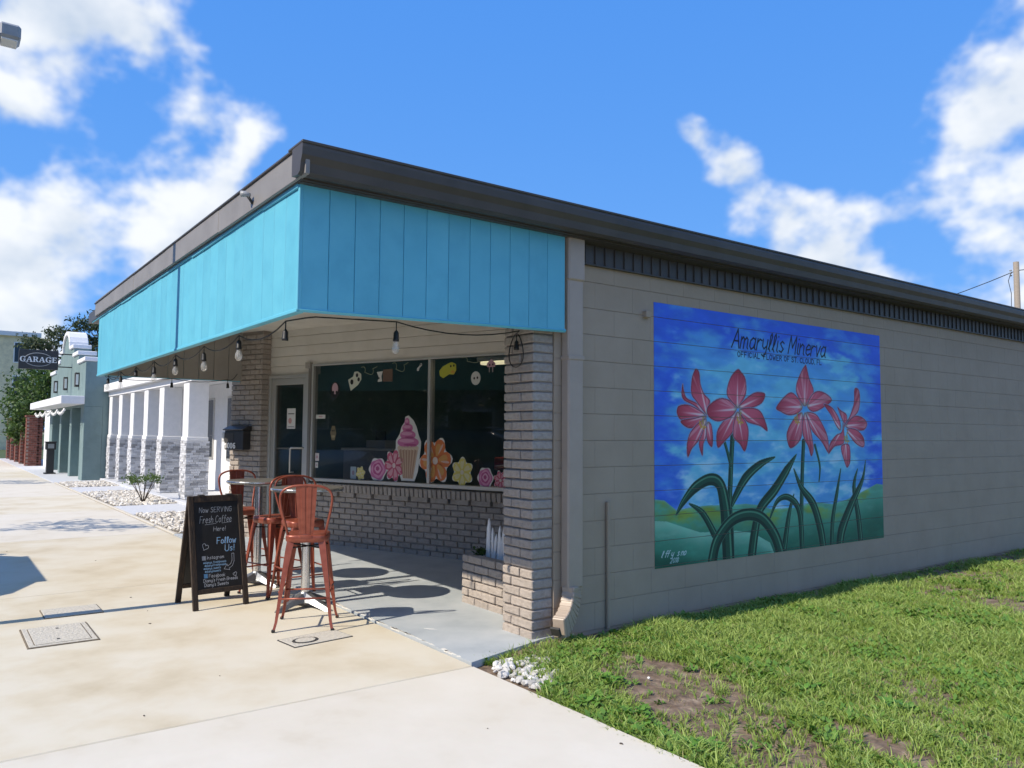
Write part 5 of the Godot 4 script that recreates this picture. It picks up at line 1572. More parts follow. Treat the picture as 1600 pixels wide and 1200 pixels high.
	layer(nt, "heading", PackedVector2Array([Vector2(-0.06, 0.06), Vector2(0.06, 0.06), Vector2(0.06, 0.072), Vector2(-0.06, 0.072)]), 1, black)
	layer(nt, "pink_print", ellipse(-0.02, -0.03, 0.035, 0.04, 14), 1, vinyl(0.55, 0.3, 0.28))
	layer(nt, "text_block", PackedVector2Array([Vector2(-0.065, -0.12), Vector2(0.065, -0.12), Vector2(0.065, -0.105), Vector2(-0.065, -0.105)]), 1, vinyl(0.3, 0.3, 0.32))

func interior_things() -> void:
	# counter with register seen through the door, shelf with bottles, framed picture, light
	var c := thing("shop_counter", "dark counter with white top seen through the glass door", "counter", store_at(-0.9, 0.0, -1.5))
	c.basis = Basis(STORE_X, UPV, STORE_Z)
	span("cabinet", Vector3(-0.5, 0.006, -0.5), Vector3(0.5, 1.2, 0.0), M.steel_grey, c, 0.005)
	span("top", Vector3(-0.53, 1.2, -0.53), Vector3(0.53, 1.235, 0.03), M.white, c, 0.005)
	var rg := thing("till_box", "pale grey till standing on the white counter top", "till", store_at(-0.85, 1.235, -1.75))
	rg.basis = Basis(STORE_X, UPV, STORE_Z)
	span("case", Vector3(-0.2, 0, -0.15), Vector3(0.2, 0.12, 0.12), M.pale_grey, rg, 0.01)
	span("screen_back", Vector3(-0.1, 0.12, -0.02), Vector3(0.1, 0.26, 0.01), M.black, rg, 0.006)
	var sh := thing("bottle_shelf", "dark shelf holding white bottles inside the right window pane", "shelf", store_at(2.75, 0.0, -0.75))
	sh.basis = Basis(STORE_X, UPV, STORE_Z)
	for y in [0.45, 0.93, 1.42]:
		span("board", Vector3(-0.6, y, -0.3), Vector3(0.6, y + 0.025, 0.0), M.interior_floor, sh, 0.003)
	for sx in [-0.62, 0.6]:
		span("side", Vector3(sx, 0.012, -0.3), Vector3(sx + 0.02, 1.6, 0.0), M.interior_floor, sh, 0.003)
	for k in 4:
		var b := thing("white_bottle", "white pump bottle standing on the shelf inside the window", "bottle", store_at(2.30 + k * 0.11, 0.956, -0.86), 0.0, "white bottles on the inside shelf")
		var st := new_st(true)
		add_lathe(st, Vector3.ZERO, [Vector2(0.0, 0.0), Vector2(0.04, 0.0), Vector2(0.042, 0.01), Vector2(0.042, 0.15), Vector2(0.03, 0.175), Vector2(0.013, 0.18), Vector2(0.013, 0.2)], 14)
		done(st, "body", M.white, b)
		var s2 := new_st()
		add_tube(s2, [Vector3(0, 0.2, 0), Vector3(0, 0.235, 0), Vector3(0.03, 0.24, 0)], 0.006, 6)
		done(s2, "pump", M.black, b)
	var rb := thing("red_basket", "red plastic basket on the inside shelf behind the window", "basket", store_at(2.0, 0.75, -1.1))
	rb.basis = Basis(STORE_X, UPV, STORE_Z)
	span("tub", Vector3(-0.2, 0.25, -0.15), Vector3(0.2, 0.42, 0.1), vinyl(0.36, 0.03, 0.025), rb, 0.02)
	span("stand", Vector3(-0.15, -0.744, -0.12), Vector3(0.15, 0.25, 0.08), M.iron_dark, rb, 0.01)
	var fp := thing("framed_picture", "red and tan framed picture hanging inside the right window", "picture", store_at(2.62, 1.75, -0.55))
	fp.basis = Basis(STORE_X, UPV, STORE_Z)
	span("frame", Vector3(-0.17, -0.28, -0.02), Vector3(0.17, 0.28, 0.0), M.darkwood, fp, 0.006)
	for k in 4:
		span("print_block", Vector3(-0.13 + (k % 2) * 0.13, -0.22 + (k / 2) * 0.22, 0.001), Vector3(-0.02 + (k % 2) * 0.13, -0.03 + (k / 2) * 0.22, 0.004), [vinyl(0.34, 0.05, 0.03), vinyl(0.05, 0.06, 0.1), vinyl(0.3, 0.2, 0.12), vinyl(0.22, 0.04, 0.04)][k], fp, 0.001)
	var hg := new_st()
	add_tube(hg, [Vector3(0, 0.28, -0.01), Vector3(0, 1.13, -0.01)], 0.003, 5)
	done(hg, "hanging_wire", M.black, fp)
	var lt := thing("ceiling_light", "lit fluorescent ceiling light seen through the top of the window", "light", store_at(2.05, 2.41, -1.3))
	lt.basis = Basis(STORE_X, UPV, STORE_Z)
	span("housing", Vector3(-0.68, 0.03, -0.10), Vector3(0.68, 0.09, 0.10), M.white, lt, 0.01)
	for sx in [-0.5, 0.5]: span("hanger", Vector3(sx - 0.006, 0.09, -0.006), Vector3(sx + 0.006, 0.392, 0.006), M.white, lt, 0.0)
	var glow := plain(0.8, 0.8, 0.65, 0.5)
	glow.emission_enabled = true
	glow.emission = Color(1.0, 0.96, 0.78)
	glow.emission_energy_multiplier = 0.9
	span("tube_light", Vector3(-0.65, -0.012, -0.06), Vector3(0.65, 0.03, 0.06), glow, lt, 0.01)
	var al := AreaLight3D.new()
	al.name = "tube_glow"
	al.area_size = Vector2(1.28, 0.11)
	al.light_energy = 0.35
	al.light_color = Color(1.0, 0.96, 0.8)
	al.shadow_enabled = true
	lt.add_child(al)
	al.position = Vector3(0, -0.02, 0)
	al.rotation_degrees = Vector3(-90, 0, 0)

# ------------------------------------------------------------------ plants and trees
func leaf_mass(st: SurfaceTool, centre: Vector3, radii: Vector3, leaves: int, size: float, c0: Color, c1: Color) -> void:
	# leaf-sized faces gathered in small sprays through the crown
	var n := 0
	while n < leaves:
		var d := Vector3(rng.randfn(), rng.randfn(), rng.randfn()).normalized()
		var p := centre + d * radii * pow(rng.randf(), 0.38)
		var spray := Vector3(rng.randfn(), rng.randfn() * 0.5, rng.randfn()).normalized()
		for k in 7:
			var q := p + spray * size * 0.7 * k + Vector3(rng.randfn(), rng.randfn(), rng.randfn()) * size * 0.35
			var a := Vector3(rng.randfn(), rng.randfn(), rng.randfn()).normalized() * size * rng.randf_range(0.6, 1.1)
			var b := a.cross(Vector3(rng.randfn(), rng.randfn(), rng.randfn())).normalized() * a.length() * 0.42
			st.set_color(c0.lerp(c1, rng.randf()))
			for v in [q - a, q + b, q + a, q - a, q + a, q - b]: st.add_vertex(v)
			n += 1

func tree(called: String, label: String, category: String, at: Vector3, height: float, trunk_r: float, crowns: Array, leaves: int, size: float, c0: Color, c1: Color, group := "") -> void:
	var o := thing(called, label, category, at, 0.0, group)
	var st := new_st(true)
	var top := Vector3(0.05 * height, height * 0.62, 0.03 * height)
	add_tube(st, [Vector3(0, -0.1, 0), Vector3(0.02, height * 0.2, 0.01), Vector3(-0.02 * height, height * 0.42, 0.02 * height), top], [trunk_r * 1.3, trunk_r, trunk_r * 0.8, trunk_r * 0.5], 9)
	for c in crowns:
		var fork := Vector3(-0.01 * height, height * rng.randf_range(0.35, 0.55), 0.01 * height)
		var goal: Vector3 = c[0]
		add_tube(st, [fork, fork.lerp(goal, 0.5) + UPV * 0.05 * height, goal], [trunk_r * 0.5, trunk_r * 0.33, trunk_r * 0.12], 6)
		for k in 5:
			var tip: Vector3 = goal + Vector3(rng.randfn(), rng.randfn() * 0.6, rng.randfn()).normalized() * c[1] * 0.8
			add_tube(st, [fork.lerp(goal, rng.randf_range(0.6, 1.0)), tip], [trunk_r * 0.16, trunk_r * 0.04], 5)
	done(st, "trunk", M.bark, o)
	for c in crowns:
		var cs := new_st()
		leaf_mass(cs, c[0], c[1] * Vector3.ONE if c[1] is float else c[1], leaves / crowns.size(), size, c0, c1)
		done(cs, "crown", M.leafy, o)

func trees() -> void:
	var dk := Color(0.018, 0.045, 0.012)
	var md := Color(0.06, 0.115, 0.03)
	# kerb trees out of the frame whose shadows cross the sidewalk
	for q in [[-14.0, "kerbside tree with a small crown, nearest the chalkboard"], [-26.5, "kerbside tree with a small crown, opposite the teal front"]]:
		tree("street_tree", q[1], "tree", Vector3(q[0], 0, 1.15), 3.4, 0.06, [[Vector3(0.1, 2.75, 0.0), 0.62], [Vector3(-0.55, 2.9, 0.1), 0.5], [Vector3(0.6, 3.0, -0.15), 0.45]], 1500, 0.05, dk, md, "small kerbside trees")
	# vine covered tree over the brick garden wall
	tree("garden_tree", "dense green tree spilling over the red brick garden wall", "tree", Vector3(-39.6, 0, -4.3), 4.4, 0.14, [[Vector3(0.4, 2.9, 0.5), 1.1], [Vector3(-1.2, 3.4, 0.6), 1.2], [Vector3(-0.4, 2.0, 0.85), 0.75], [Vector3(1.0, 3.7, 0.2), 0.7], [Vector3(-2.6, 2.6, 0.9), 1.0], [Vector3(-1.7, 1.5, 1.05), 0.55]], 11000, 0.10, Color(0.02, 0.06, 0.018), Color(0.11, 0.19, 0.04))
	# open branched tree rising behind the teal parapet
	tree("feathery_tree", "thin feathery tree branches rising behind the teal parapet", "tree", Vector3(-40.0, 0, -6.6), 7.0, 0.16, [[Vector3(0.6, 5.2, 3.0), Vector3(0.9, 0.28, 0.8)], [Vector3(0.5, 5.7, 2.0), Vector3(0.9, 0.3, 0.9)], [Vector3(0.8, 6.2, 0.9), Vector3(0.9, 0.25, 1.0)], [Vector3(0.2, 6.7, 0.2), Vector3(0.9, 0.25, 0.9)], [Vector3(0.6, 5.5, 0.4), Vector3(0.9, 0.3, 1.0)], [Vector3(0.4, 7.1, -0.6), Vector3(0.8, 0.2, 0.8)], [Vector3(1.0, 5.0, 1.2), Vector3(0.8, 0.3, 1.0)]], 8400, 0.085, Color(0.03, 0.05, 0.025), Color(0.09, 0.12, 0.05))
	# trees across the road, mirrored in the shop window
	var k := 0
	for q in [[-22.0, 15.0, 6.5], [-16.5, 14.0, 5.6], [-11.5, 15.5, 7.2], [-6.0, 14.2, 6.0], [0.5, 15.0, 6.6]]:
		var h: float = q[2]
		tree("roadside_tree", "broad dark green tree standing in the row across the road", "tree", Vector3(q[0], -0.2, q[1]), h, 0.2, [[Vector3(0, h * 0.72, 0), 1.9], [Vector3(-1.5, h * 0.6, 0.3), 1.5], [Vector3(1.5, h * 0.62, -0.2), 1.5], [Vector3(0.3, h * 0.48, 0.2), 1.6]], 5000, 0.17, dk, md, "trees across the road")
		k += 1
	# young shrub in the gravel
	var sh := thing("gravel_shrub", "small leafy shrub with bare grey stems in the gravel bed", "shrub", Vector3(-17.6, 0, -3.56))
	var st := new_st(true)
	for i in 9:
		var a := TAU * i / 9.0
		add_tube(st, [Vector3(0, -0.02, 0), Vector3(cos(a) * 0.1, 0.2, sin(a) * 0.1), Vector3(cos(a) * 0.25, 0.42 + 0.06 * (i % 3), sin(a) * 0.25)], [0.012, 0.009, 0.004], 6)
	done(st, "stems", M.bark, sh)
	var lv := new_st()
	for i in 9:
		var a := TAU * i / 9.0
		leaf_mass(lv, Vector3(cos(a) * 0.24, 0.50, sin(a) * 0.24), Vector3(0.13, 0.09, 0.13), 70, 0.032, Color(0.04, 0.09, 0.02), Color(0.12, 0.19, 0.05))
	done(lv, "leaves", M.leafy, sh)

# ------------------------------------------------------------------ neighbours
func pilaster_building() -> void:
	var b := thing("pilaster_building", "white building with a row of pilasters faced in grey stacked stone", "building")
	span("front_wall", Vector3(-26.28, -0.2, -5.9), Vector3(-13.2, 2.63, -5.6), M.white_stucco, b, 0.0)
	span("right_wall", Vector3(-13.5, -0.2, -18.0), Vector3(-13.2, 2.63, -5.91), M.white_stucco, b, 0.0)
	span("roof", Vector3(-26.29, 2.64, -18.2), Vector3(-13.0, 2.86, -4.12), M.white_stucco, b, 0.01)
	span("beam", Vector3(-26.27, 2.50, -4.62), Vector3(-16.9, 2.638, -4.25), M.white_stucco, b, 0.006)
	span("plinth", Vector3(-26.28, -0.1, -5.6), Vector3(-13.2, 0.06, -4.1), M.pale_grey, b, 0.01)
	# one pilaster's stacked stone, shared by all
	var tones := []
	for k in 5: tones.append(new_st())
	for c in 25:
		var y := 0.07 + c * 0.048
		for fc in 2:
			var x := 0.0
			while x < 0.46:
				var l: float = minf(rng.randf_range(0.07, 0.2), 0.47 - x)
				if 0.47 - x - l < 0.03: l = 0.47 - x
				var t: int = [0, 0, 1, 1, 4, 4, 2, 0, 3, 1][rng.randi() % 10]
				var out := rng.randf_range(0.012, 0.03)
				if fc == 0: add_box(tones[t], Vector3(0.225 + out * 0.5, y + 0.024, 0.235 - x - l * 0.5), Vector3(out, 0.044, l - 0.004), 0.003)
				else: add_box(tones[t], Vector3(-0.235 + x + l * 0.5, y + 0.024, 0.215 + out * 0.5), Vector3(l - 0.004, 0.044, out), 0.003)
				x += l
	var meshes := []
	for k in 5:
		tones[k].generate_normals()
		meshes.append(tones[k].commit())
	for x in [-17.35, -19.55, -21.2, -22.9, -24.5, -26.02]:
		var p := part("pilaster", b, Transform3D(Basis.IDENTITY, Vector3(x, 0, -4.48)))
		span("shaft", Vector3(-0.215, 0.0, -0.2), Vector3(0.215, 2.5, 0.205), M.white_stucco, p, 0.01)
		span("shoulder", Vector3(-0.235, 1.27, -0.21), Vector3(0.235, 1.36, 0.225), M.white_stucco, p, 0.01)
		for k in 5: put(meshes[k], "stacked_stone", M.stone[k], p).set_meta("kind", "stuff")
	for x in [-25.2, -23.7, -22.05, -20.4, -18.4]:
		var w := part("window", b, Transform3D(Basis.IDENTITY, Vector3(x, 1.55, -5.6)))
		span("frame", Vector3(-0.45, -0.75, -0.02), Vector3(0.45, 0.75, 0.03), M.alu, w, 0.004)
		span("pane", Vector3(-0.4, -0.7, 0.031), Vector3(0.4, 0.7, 0.034), M.car_glass, w, 0.0)

func teal_building() -> void:
	var b := thing("teal_building", "teal stucco shop with white stepped and arched parapet", "building")
	var x0 := -34.7
	var x1 := -26.32
	var zf := -3.62
	span("body", Vector3(x0, -0.2, -16.0), Vector3(x1, 3.55, zf - 0.5), M.teal, b, 0.0)
	# front with three bays and the stepped gable above them
	var bays := [[-33.9, -31.8], [-31.4, -29.3], [-28.9, -27.0]]
	var px := x0
	for q in bays + [[x1, x1]]:
		span("pier", Vector3(px, -0.2, zf - 0.5), Vector3(q[0], 2.2, zf), M.teal, b, 0.01)
		px = q[1]
	for q in bays:
		span("bay_back", Vector3(q[0], -0.1, zf - 0.499), Vector3(q[1], 2.2, zf - 0.42), M.teal, b, 0.0)
		var mx: float = (q[0] + q[1]) * 0.5
		span("number_plate", Vector3(mx - 0.06, 1.85, zf - 0.42), Vector3(mx + 0.06, 2.0, zf - 0.40), M.iron_dark, b, 0.003)
	var c := (x0 + x1) * 0.5
	var prof := PackedVector2Array([Vector2(x0, 2.2), Vector2(x1, 2.2), Vector2(x1, 3.55), Vector2(x1 - 1.5, 3.55), Vector2(x1 - 1.5, 3.85), Vector2(x1 - 2.6, 3.85), Vector2(x1 - 2.6, 4.15), Vector2(c + 0.8, 4.15)])
	for k in 9:
		var a := PI * k / 8.0
		prof.append(Vector2(c + cos(a) * 0.8, 4.2 + sin(a) * 0.5))
	for p in [Vector2(c - 0.8, 4.15), Vector2(x0 + 2.6, 4.15), Vector2(x0 + 2.6, 3.85), Vector2(x0 + 1.5, 3.85), Vector2(x0 + 1.5, 3.55), Vector2(x0, 3.55)]: prof.append(p)
	var st := new_st()
	add_prism(st, prof, zf - 0.499, zf)
	done(st, "gable", M.teal, b)
	for q in [[x1 - 1.5, x1 + 0.03, 3.55], [x1 - 2.6, x1 - 1.47, 3.85], [c + 0.8, x1 - 2.57, 4.15], [x0 - 0.03, x0 + 1.5, 3.55], [x0 + 1.47, x0 + 2.6, 3.85], [x0 + 2.57, c - 0.8, 4.15]]:
		span("coping", Vector3(q[0], q[2] + 0.001, zf - 0.5), Vector3(q[1], q[2] + 0.13, zf + 0.05), M.white_stucco, b, 0.015)
	var ar := new_st()
	for k in 10:
		var a0 := PI * k / 10.0
		var a1 := PI * (k + 1) / 10.0
		var pm := Vector3(c + cos((a0 + a1) * 0.5) * 0.84, 4.22 + sin((a0 + a1) * 0.5) * 0.55, zf - 0.22)
		add_box(ar, pm, Vector3(0.24, 0.13, 0.56), 0.01, Basis(Vector3.BACK, (a0 + a1) * 0.5 - PI * 0.5))
	done(ar, "arch_coping", M.white_stucco, b)
	span("side_coping", Vector3(x1 - 0.2, 3.551, -16.0), Vector3(x1 + 0.03, 3.66, zf - 0.51), M.white_stucco, b, 0.01)
	span("awning_slab", Vector3(x0 - 0.5, 2.26, zf + 0.001), Vector3(x1 + 0.02, 2.50, zf + 0.62), M.white_stucco, b, 0.012)
	for x in [-32.8, -30.2, -27.6]:
		var s := part("wall_sconce", b, Transform3D(Basis.IDENTITY, Vector3(x, 3.05, zf)))
		span("box", Vector3(-0.1, -0.22, 0.001), Vector3(0.1, 0.22, 0.12), M.iron_dark, s, 0.008)
		span("lens", Vector3(0.101, -0.16, 0.03), Vector3(0.108, 0.16, 0.1), M.white, s, 0.003)
	# white bulbs strung under the slab
	var sl := thing("white_bulb_string", "string of small white bulbs under the teal shop's awning slab", "string lights", Vector3(0, 0, 0))
	var wire := []
	for k in 26:
		var t := k / 25.0
		var p := Vector3(lerpf(x1 - 0.2, x0 + 0.3, t), 2.16 - 0.10 * absf(sin(t * PI * 5.0)), zf + 0.50)
		wire.append(p)
		var bs := new_st(true)
		add_lathe(bs, p - UPV * 0.09, [Vector2(0.0, -0.05), Vector2(0.045, 0.0), Vector2(0.02, 0.06), Vector2(0.0, 0.07)], 8)
		done(bs, "bulb", M.white, sl)
	var ws := new_st()
	add_tube(ws, wire, 0.01, 5)
	done(ws, "cable", M.black, sl)
	# hanging sign at right angles to the front
	var sg := thing("hanging_sign", "dark rectangular hanging sign reading GARAGE in an oval", "sign", Vector3(-29.3, 3.74, -2.66))
	span("board", Vector3(-0.05, -0.31, -0.56), Vector3(0.05, 0.31, 0.54), M.black_metal, sg, 0.01)
	var ov := new_st()
	var ring := []
	for k in 33: ring.append(Vector3(0.056, sin(TAU * k / 32.0) * 0.21, cos(TAU * k / 32.0) * 0.38))
	add_tube(ov, ring, 0.012, 6, false)
	done(ov, "oval_rim", M.steel_grey, sg)
	put(text_mesh("GARAGE", 0.17, 0.012, true, "Droid Serif"), "lettering", M.white, sg, Transform3D(Basis(Vector3(0, 0, -1), UPV, Vector3(1, 0, 0)), Vector3(0.06, 0.0, 0.0)))
	var bk := new_st()
	for y in [-0.2, 0.22]: add_tube(bk, [Vector3(0, y, -0.55), Vector3(0, y, -0.98)], 0.02, 6)
	done(bk, "bracket", M.black, sg)

func street_end() -> void:
	var w := thing("white_wall_building", "plain white wall between the teal shop and brick pillar", "building")
	span("wall", Vector3(-37.6, -0.2, -9.0), Vector3(-34.72, 2.3, -3.75), M.white_stucco, w, 0.0)
	span("coping", Vector3(-37.65, 2.301, -9.0), Vector3(-34.74, 2.38, -3.70), M.white_stucco, w, 0.01)
	var g := thing("brick_garden_wall", "red brick garden wall with tall brick pillars under the green tree", "wall")
	for x in [-38.4, -40.9, -43.4, -45.9, -48.4]:
		var p := part("pillar", g, Transform3D(Basis.IDENTITY, Vector3(x, 0, -3.45)))
		span("core", Vector3(-0.27, -0.1, -0.27), Vector3(0.27, 2.02, 0.27), M.mortar, p, 0.0)
		span("cap", Vector3(-0.33, 2.02, -0.33), Vector3(0.33, 2.1, 0.33), M.red_brick[1], p, 0.01)
		for t in 3:
			var st := new_st()
			for c in 27:
				for k in 3:
					if (c * 5 + k * 7 + int(absf(x) * 3.0)) % 3 != t: continue
					var o := (0.1 if c % 2 else 0.0)
					var a := clampf(-0.29 + k * 0.2 + o - 0.1, -0.29, 0.29)
					var e := clampf(a + 0.19, -0.29, 0.29)
					if e - a < 0.03: continue
					add_box(st, Vector3(0.275, c * 0.074 + 0.037, (a + e) * 0.5), Vector3(0.03, 0.062, e - a), 0.004)
					add_box(st, Vector3((a + e) * 0.5, c * 0.074 + 0.037, 0.275), Vector3(e - a, 0.062, 0.03), 0.004)
			done(st, "bricks", M.red_brick[t], p).set_meta("kind", "stuff")
	var xs := [-38.4, -40.9, -43.4, -45.9, -48.4]
	for i in 4:
		span("panel", Vector3(xs[i + 1] + 0.28, -0.1, -3.55), Vector3(xs[i] - 0.28, 1.5, -3.35), M.red_brick[i % 3], g, 0.006)
		span("panel_cap", Vector3(xs[i + 1] + 0.28, 1.5, -3.6), Vector3(xs[i] - 0.28, 1.58, -3.3), M.red_brick[1], g, 0.006)
	var y := thing("yellow_building", "pale yellow building closing the far end of the street", "building")
	span("wall", Vector3(-95.0, -0.2, -7.1), Vector3(-80.0, 9.6, 16.0), M.yellow, y, 0.0)
	span("roof", Vector3(-95.4, 9.6, -7.4), Vector3(-79.7, 10.0, 16.3), M.white_stucco, y, 0.02)
	for k in 12:
		var wd := part("window", y, Transform3D(Basis.IDENTITY, Vector3(-80.0, 2.4 + (k % 3) * 2.9, -6.0 + (k / 3) * 5.0)))
		span("frame", Vector3(0.0, -0.9, -0.6), Vector3(0.05, 0.9, 0.6), M.white, wd, 0.005)
		span("pane", Vector3(0.051, -0.82, -0.52), Vector3(0.054, 0.82, 0.52), M.car_glass, wd, 0.0)
	# black bollard light on the sidewalk
	var bo := thing("bollard", "black square bollard with a small plaque before the teal shop", "bollard", Vector3(-30.9, 0, -3.28))
	span("post", Vector3(-0.11, 0.0, -0.11), Vector3(0.11, 0.82, 0.11), M.black_metal, bo, 0.01)
	span("head", Vector3(-0.15, 0.82, -0.15), Vector3(0.15, 1.06, 0.15), M.black_metal, bo, 0.015)
	span("cap", Vector3(-0.17, 1.06, -0.17), Vector3(0.17, 1.10, 0.17), M.black_metal, bo, 0.015)
	span("base", Vector3(-0.17, 0.0, -0.17), Vector3(0.17, 0.05, 0.17), M.black_metal, bo, 0.008)
	span("plaque", Vector3(0.151, 0.87, -0.09), Vector3(0.155, 1.02, 0.09), M.steel_grey, bo, 0.002)
	# across the road
	var ac := thing("opposite_building", "low tan building behind the trees across the road", "building")
	span("wall", Vector3(-40.0, -0.2, 19.0), Vector3(14.0, 4.2, 30.0), M.panel_grey, ac, 0.0)
	span("roof", Vector3(-40.4, 4.2, 18.5), Vector3(14.4, 4.6, 30.4), M.bronze, ac, 0.02)
	for k in 9:
		var wd := part("window", ac, Transform3D(Basis.IDENTITY, Vector3(-37.0 + k * 5.6, 1.6, 19.0)))
		span("frame", Vector3(-1.1, -0.9, -0.05), Vector3(1.1, 0.9, 0.0), M.white, wd, 0.005)
		span("pane", Vector3(-1.0, -0.8, -0.056), Vector3(1.0, 0.8, -0.052), M.car_glass, wd, 0.0)
	structure(span("opposite_sidewalk", Vector3(-300, -0.2, 11.0), Vector3(300, 0.0, 13.0), M.sidewalk_pale, self, 0.01))

func street_lamp() -> void:
	var o := thing("street_lamp", "grey street lamp with box head on a pole at the kerb", "street lamp", Vector3(-7.24, 0, -0.16))
	var st := new_st(true)
	add_lathe(st, Vector3.ZERO, [Vector2(0.058, 0.0), Vector2(0.052, 2.0), Vector2(0.045, 4.6), Vector2(0.0, 4.62)], 16)
	done(st, "pole", M.steel_grey, o)
	var bs := new_st()
	add_lathe(bs, Vector3.ZERO, [Vector2(0.13, 0.0), Vector2(0.13, 0.04), Vector2(0.08, 0.10), Vector2(0.06, 0.12)], 16)
	done(bs, "base", M.steel_grey, o)
	box("arm", Vector3(0.0, 4.56, -0.11), Vector3(0.06, 0.06, 0.24), M.steel_grey, o, 0.006)
	box("head", Vector3(0.0, 4.595, -0.20), Vector3(0.20, 0.12, 0.15), M.steel_grey, o, 0.02)
	box("lens", Vector3(0.0, 4.53, -0.20), Vector3(0.16, 0.012, 0.11), M.white, o, 0.004)

func utility_pole() -> void:
	var o := thing("utility_pole", "weathered wooden utility pole with wires beyond the roof", "utility pole", Vector3(-15.12, -0.2, -40.0))
	var st := new_st(true)
	add_tube(st, [Vector3(0, 0, 0), Vector3(0, 9.75, 0)], [0.15, 0.12], 12)
	done(st, "pole", M.pole_wood, o)
	for s in [-1, 1]:
		var w := new_st()
		var pts := []
		for k in 13:
			var t := k / 12.0
			pts.append(Vector3(s * t * 14.0 if s < 0 else t * 12.0, 9.35 - 2.6 * t * (1.6 - t) * (1.0 if s < 0 else 0.12), -0.5 * t))
		add_tube(w, pts, 0.02, 5)
		done(w, "wire", M.black, o)
	var ins := new_st()
	for k in 3: add_lathe(ins, Vector3(-0.24, 9.15 + k * 0.12, 0), [Vector2(0.0, -0.04), Vector2(0.06, -0.02), Vector2(0.06, 0.02), Vector2(0.0, 0.04)], 8)
	done(ins, "insulators", M.steel_grey, o)
	var dr := new_st()
	add_tube(dr, [Vector3(-0.17, 9.3, 0.1), Vector3(-0.3, 8.9, 0.12), Vector3(-0.19, 8.3, 0.12), Vector3(-0.22, 7.2, 0.12)], 0.015, 5)
	done(dr, "drop_cable", M.black, o)

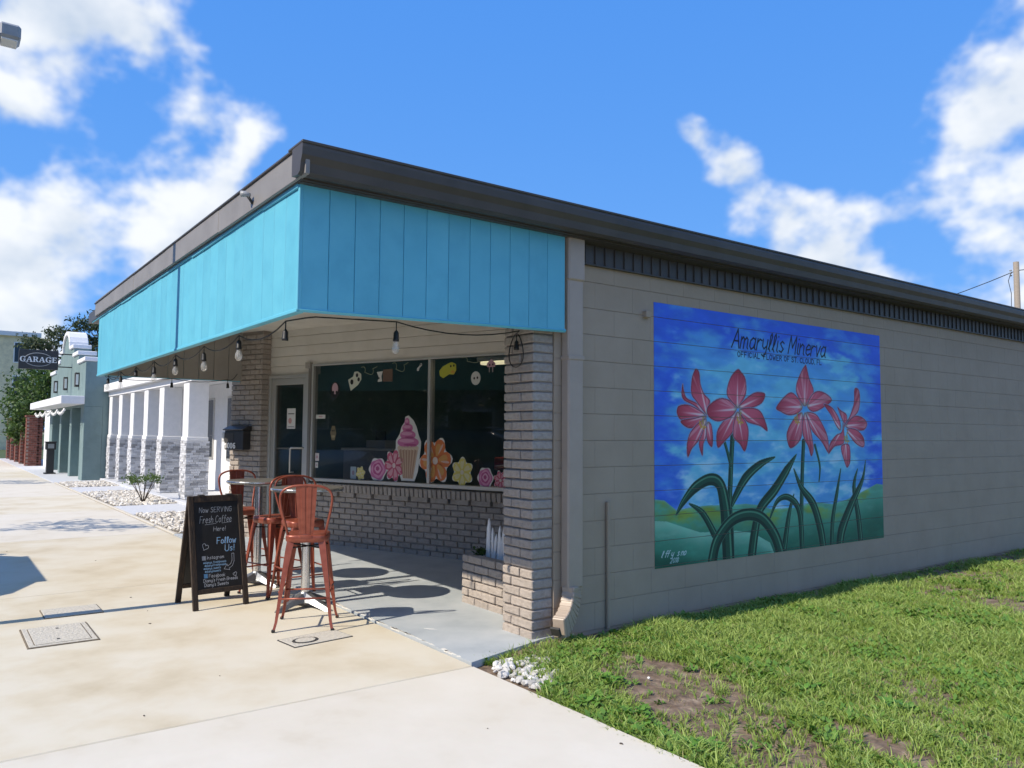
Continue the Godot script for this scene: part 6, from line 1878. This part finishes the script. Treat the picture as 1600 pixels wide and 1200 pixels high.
func parked_car(label: String, at: Vector3, paint: Material) -> void:
	var o := thing("parked_car", label, "car", at, 0.0, "cars parked along the road")
	# body lofted from side outlines: [x, sill height, shoulder height, roof height or -1, half width]
	var secs := [[-2.28, 0.42, 0.72, 0.0, 0.70], [-2.20, 0.26, 0.86, 0.0, 0.84], [-1.7, 0.22, 0.98, 0.0, 0.92], [-1.15, 0.20, 1.03, 0.05, 0.94], [-0.45, 0.20, 1.05, 0.62, 0.95], [0.5, 0.20, 1.06, 0.66, 0.95], [1.4, 0.20, 1.07, 0.62, 0.94], [1.95, 0.24, 1.06, 0.40, 0.92], [2.22, 0.30, 1.00, 0.02, 0.88], [2.28, 0.45, 0.85, 0.0, 0.80]]
	var st := new_st(true)
	var cab := new_st(true)
	for i in secs.size() - 1:
		var ra := []
		var rb := []
		for q in [[secs[i], ra], [secs[i + 1], rb]]:
			var s: Array = q[0]
			var hw: float = s[4]
			for p in [[-0.9, s[1]], [-1.0, s[1] + 0.12], [-1.0, (s[1] + s[2]) * 0.5], [-0.97, s[2] - 0.05], [-0.88, s[2]], [0.88, s[2]], [0.97, s[2] - 0.05], [1.0, (s[1] + s[2]) * 0.5], [1.0, s[1] + 0.12], [0.9, s[1]]]:
				q[1].append(Vector3(s[0], p[1], p[0] * hw))
		var mid := Vector3((secs[i][0] + secs[i + 1][0]) * 0.5, 0.6, 0)
		for k in 10:
			var k2 := (k + 1) % 10
			face(st, [ra[k], ra[k2], rb[k2], rb[k]], mid)
		if i == 0: face(st, ra, mid)
		if i == secs.size() - 2: face(st, rb, mid)
		if secs[i][3] > 0.0 or secs[i + 1][3] > 0.0:
			var ca := []
			var cb := []
			for q in [[secs[i], ca], [secs[i + 1], cb]]:
				var s: Array = q[0]
				for p in [[-0.90, 0.0], [-0.80, 0.75], [-0.70, 0.97], [0.0, 1.0], [0.70, 0.97], [0.80, 0.75], [0.90, 0.0]]:
					q[1].append(Vector3(s[0], s[2] + p[1] * s[3] - 0.01, p[0] * s[4]))
			for k in 6: face(cab, [ca[k], ca[k + 1], cb[k + 1], cb[k]], mid + UPV * 0.5)
	done(st, "body", paint, o)
	done(cab, "cabin", M.car_glass, o)
	var rf := new_st()
	add_box(rf, Vector3(0.5, 1.715, 0), Vector3(1.9, 0.03, 1.32), 0.012)
	done(rf, "roof", paint, o)
	for x in [-1.42, 1.42]:
		for s in [-1, 1]:
			var w := part("wheel", o, Transform3D(Basis(Vector3.RIGHT, PI * 0.5), Vector3(x, 0.33, s * 0.84)))
			var ty := new_st(true)
			add_lathe(ty, Vector3.ZERO, [Vector2(0.2, -0.11), Vector2(0.3, -0.11), Vector2(0.33, -0.08), Vector2(0.33, 0.08), Vector2(0.3, 0.11), Vector2(0.2, 0.11)], 24)
			done(ty, "tyre", M.tyre, w)
			var rm := new_st()
			add_lathe(rm, Vector3.ZERO, [Vector2(0.0, -0.08), Vector2(0.2, -0.09), Vector2(0.2, 0.09), Vector2(0.0, 0.08)], 20)
			done(rm, "rim", M.cast, w)
	for s in [-1, 1]:
		box("headlight", Vector3(-2.21, 0.70, s * 0.62), Vector3(0.10, 0.12, 0.30), M.white, o, 0.02)
		box("tail_light", Vector3(2.25, 0.82, s * 0.66), Vector3(0.06, 0.16, 0.22), vinyl(0.35, 0.01, 0.01), o, 0.015)
		box("mirror", Vector3(-0.75, 1.1, s * 1.02), Vector3(0.1, 0.12, 0.18), paint, o, 0.03)

func _ready() -> void:
	rng.seed = 20240
	view_and_light()
	materials()
	M.car_glass = plain(0.02, 0.025, 0.03, 0.05)
	M.car_white = plain(0.72, 0.72, 0.70, 0.3)
	M.car_silver = plain(0.45, 0.46, 0.47, 0.3, 0.4)
	ground_all()
	shop()
	mural()
	pilaster_building()
	teal_building()
	street_end()
	gravel_beds()
	lawn()
	trees()
	covers()
	sandwich_board()
	furniture()
	string_lights()
	shop_things()
	window_decals()
	interior_things()
	street_lamp()
	utility_pole()
	parked_car("dark grey car parked at the kerb beside the sidewalk", Vector3(-10.45, -0.13, 1.42), M.car_paint)
	parked_car("white car parked across the road under the trees", Vector3(-10.6, -0.13, 9.7), M.car_white)
	parked_car("silver car parked across the road behind the white one", Vector3(-17.2, -0.13, 9.7), M.car_silver)
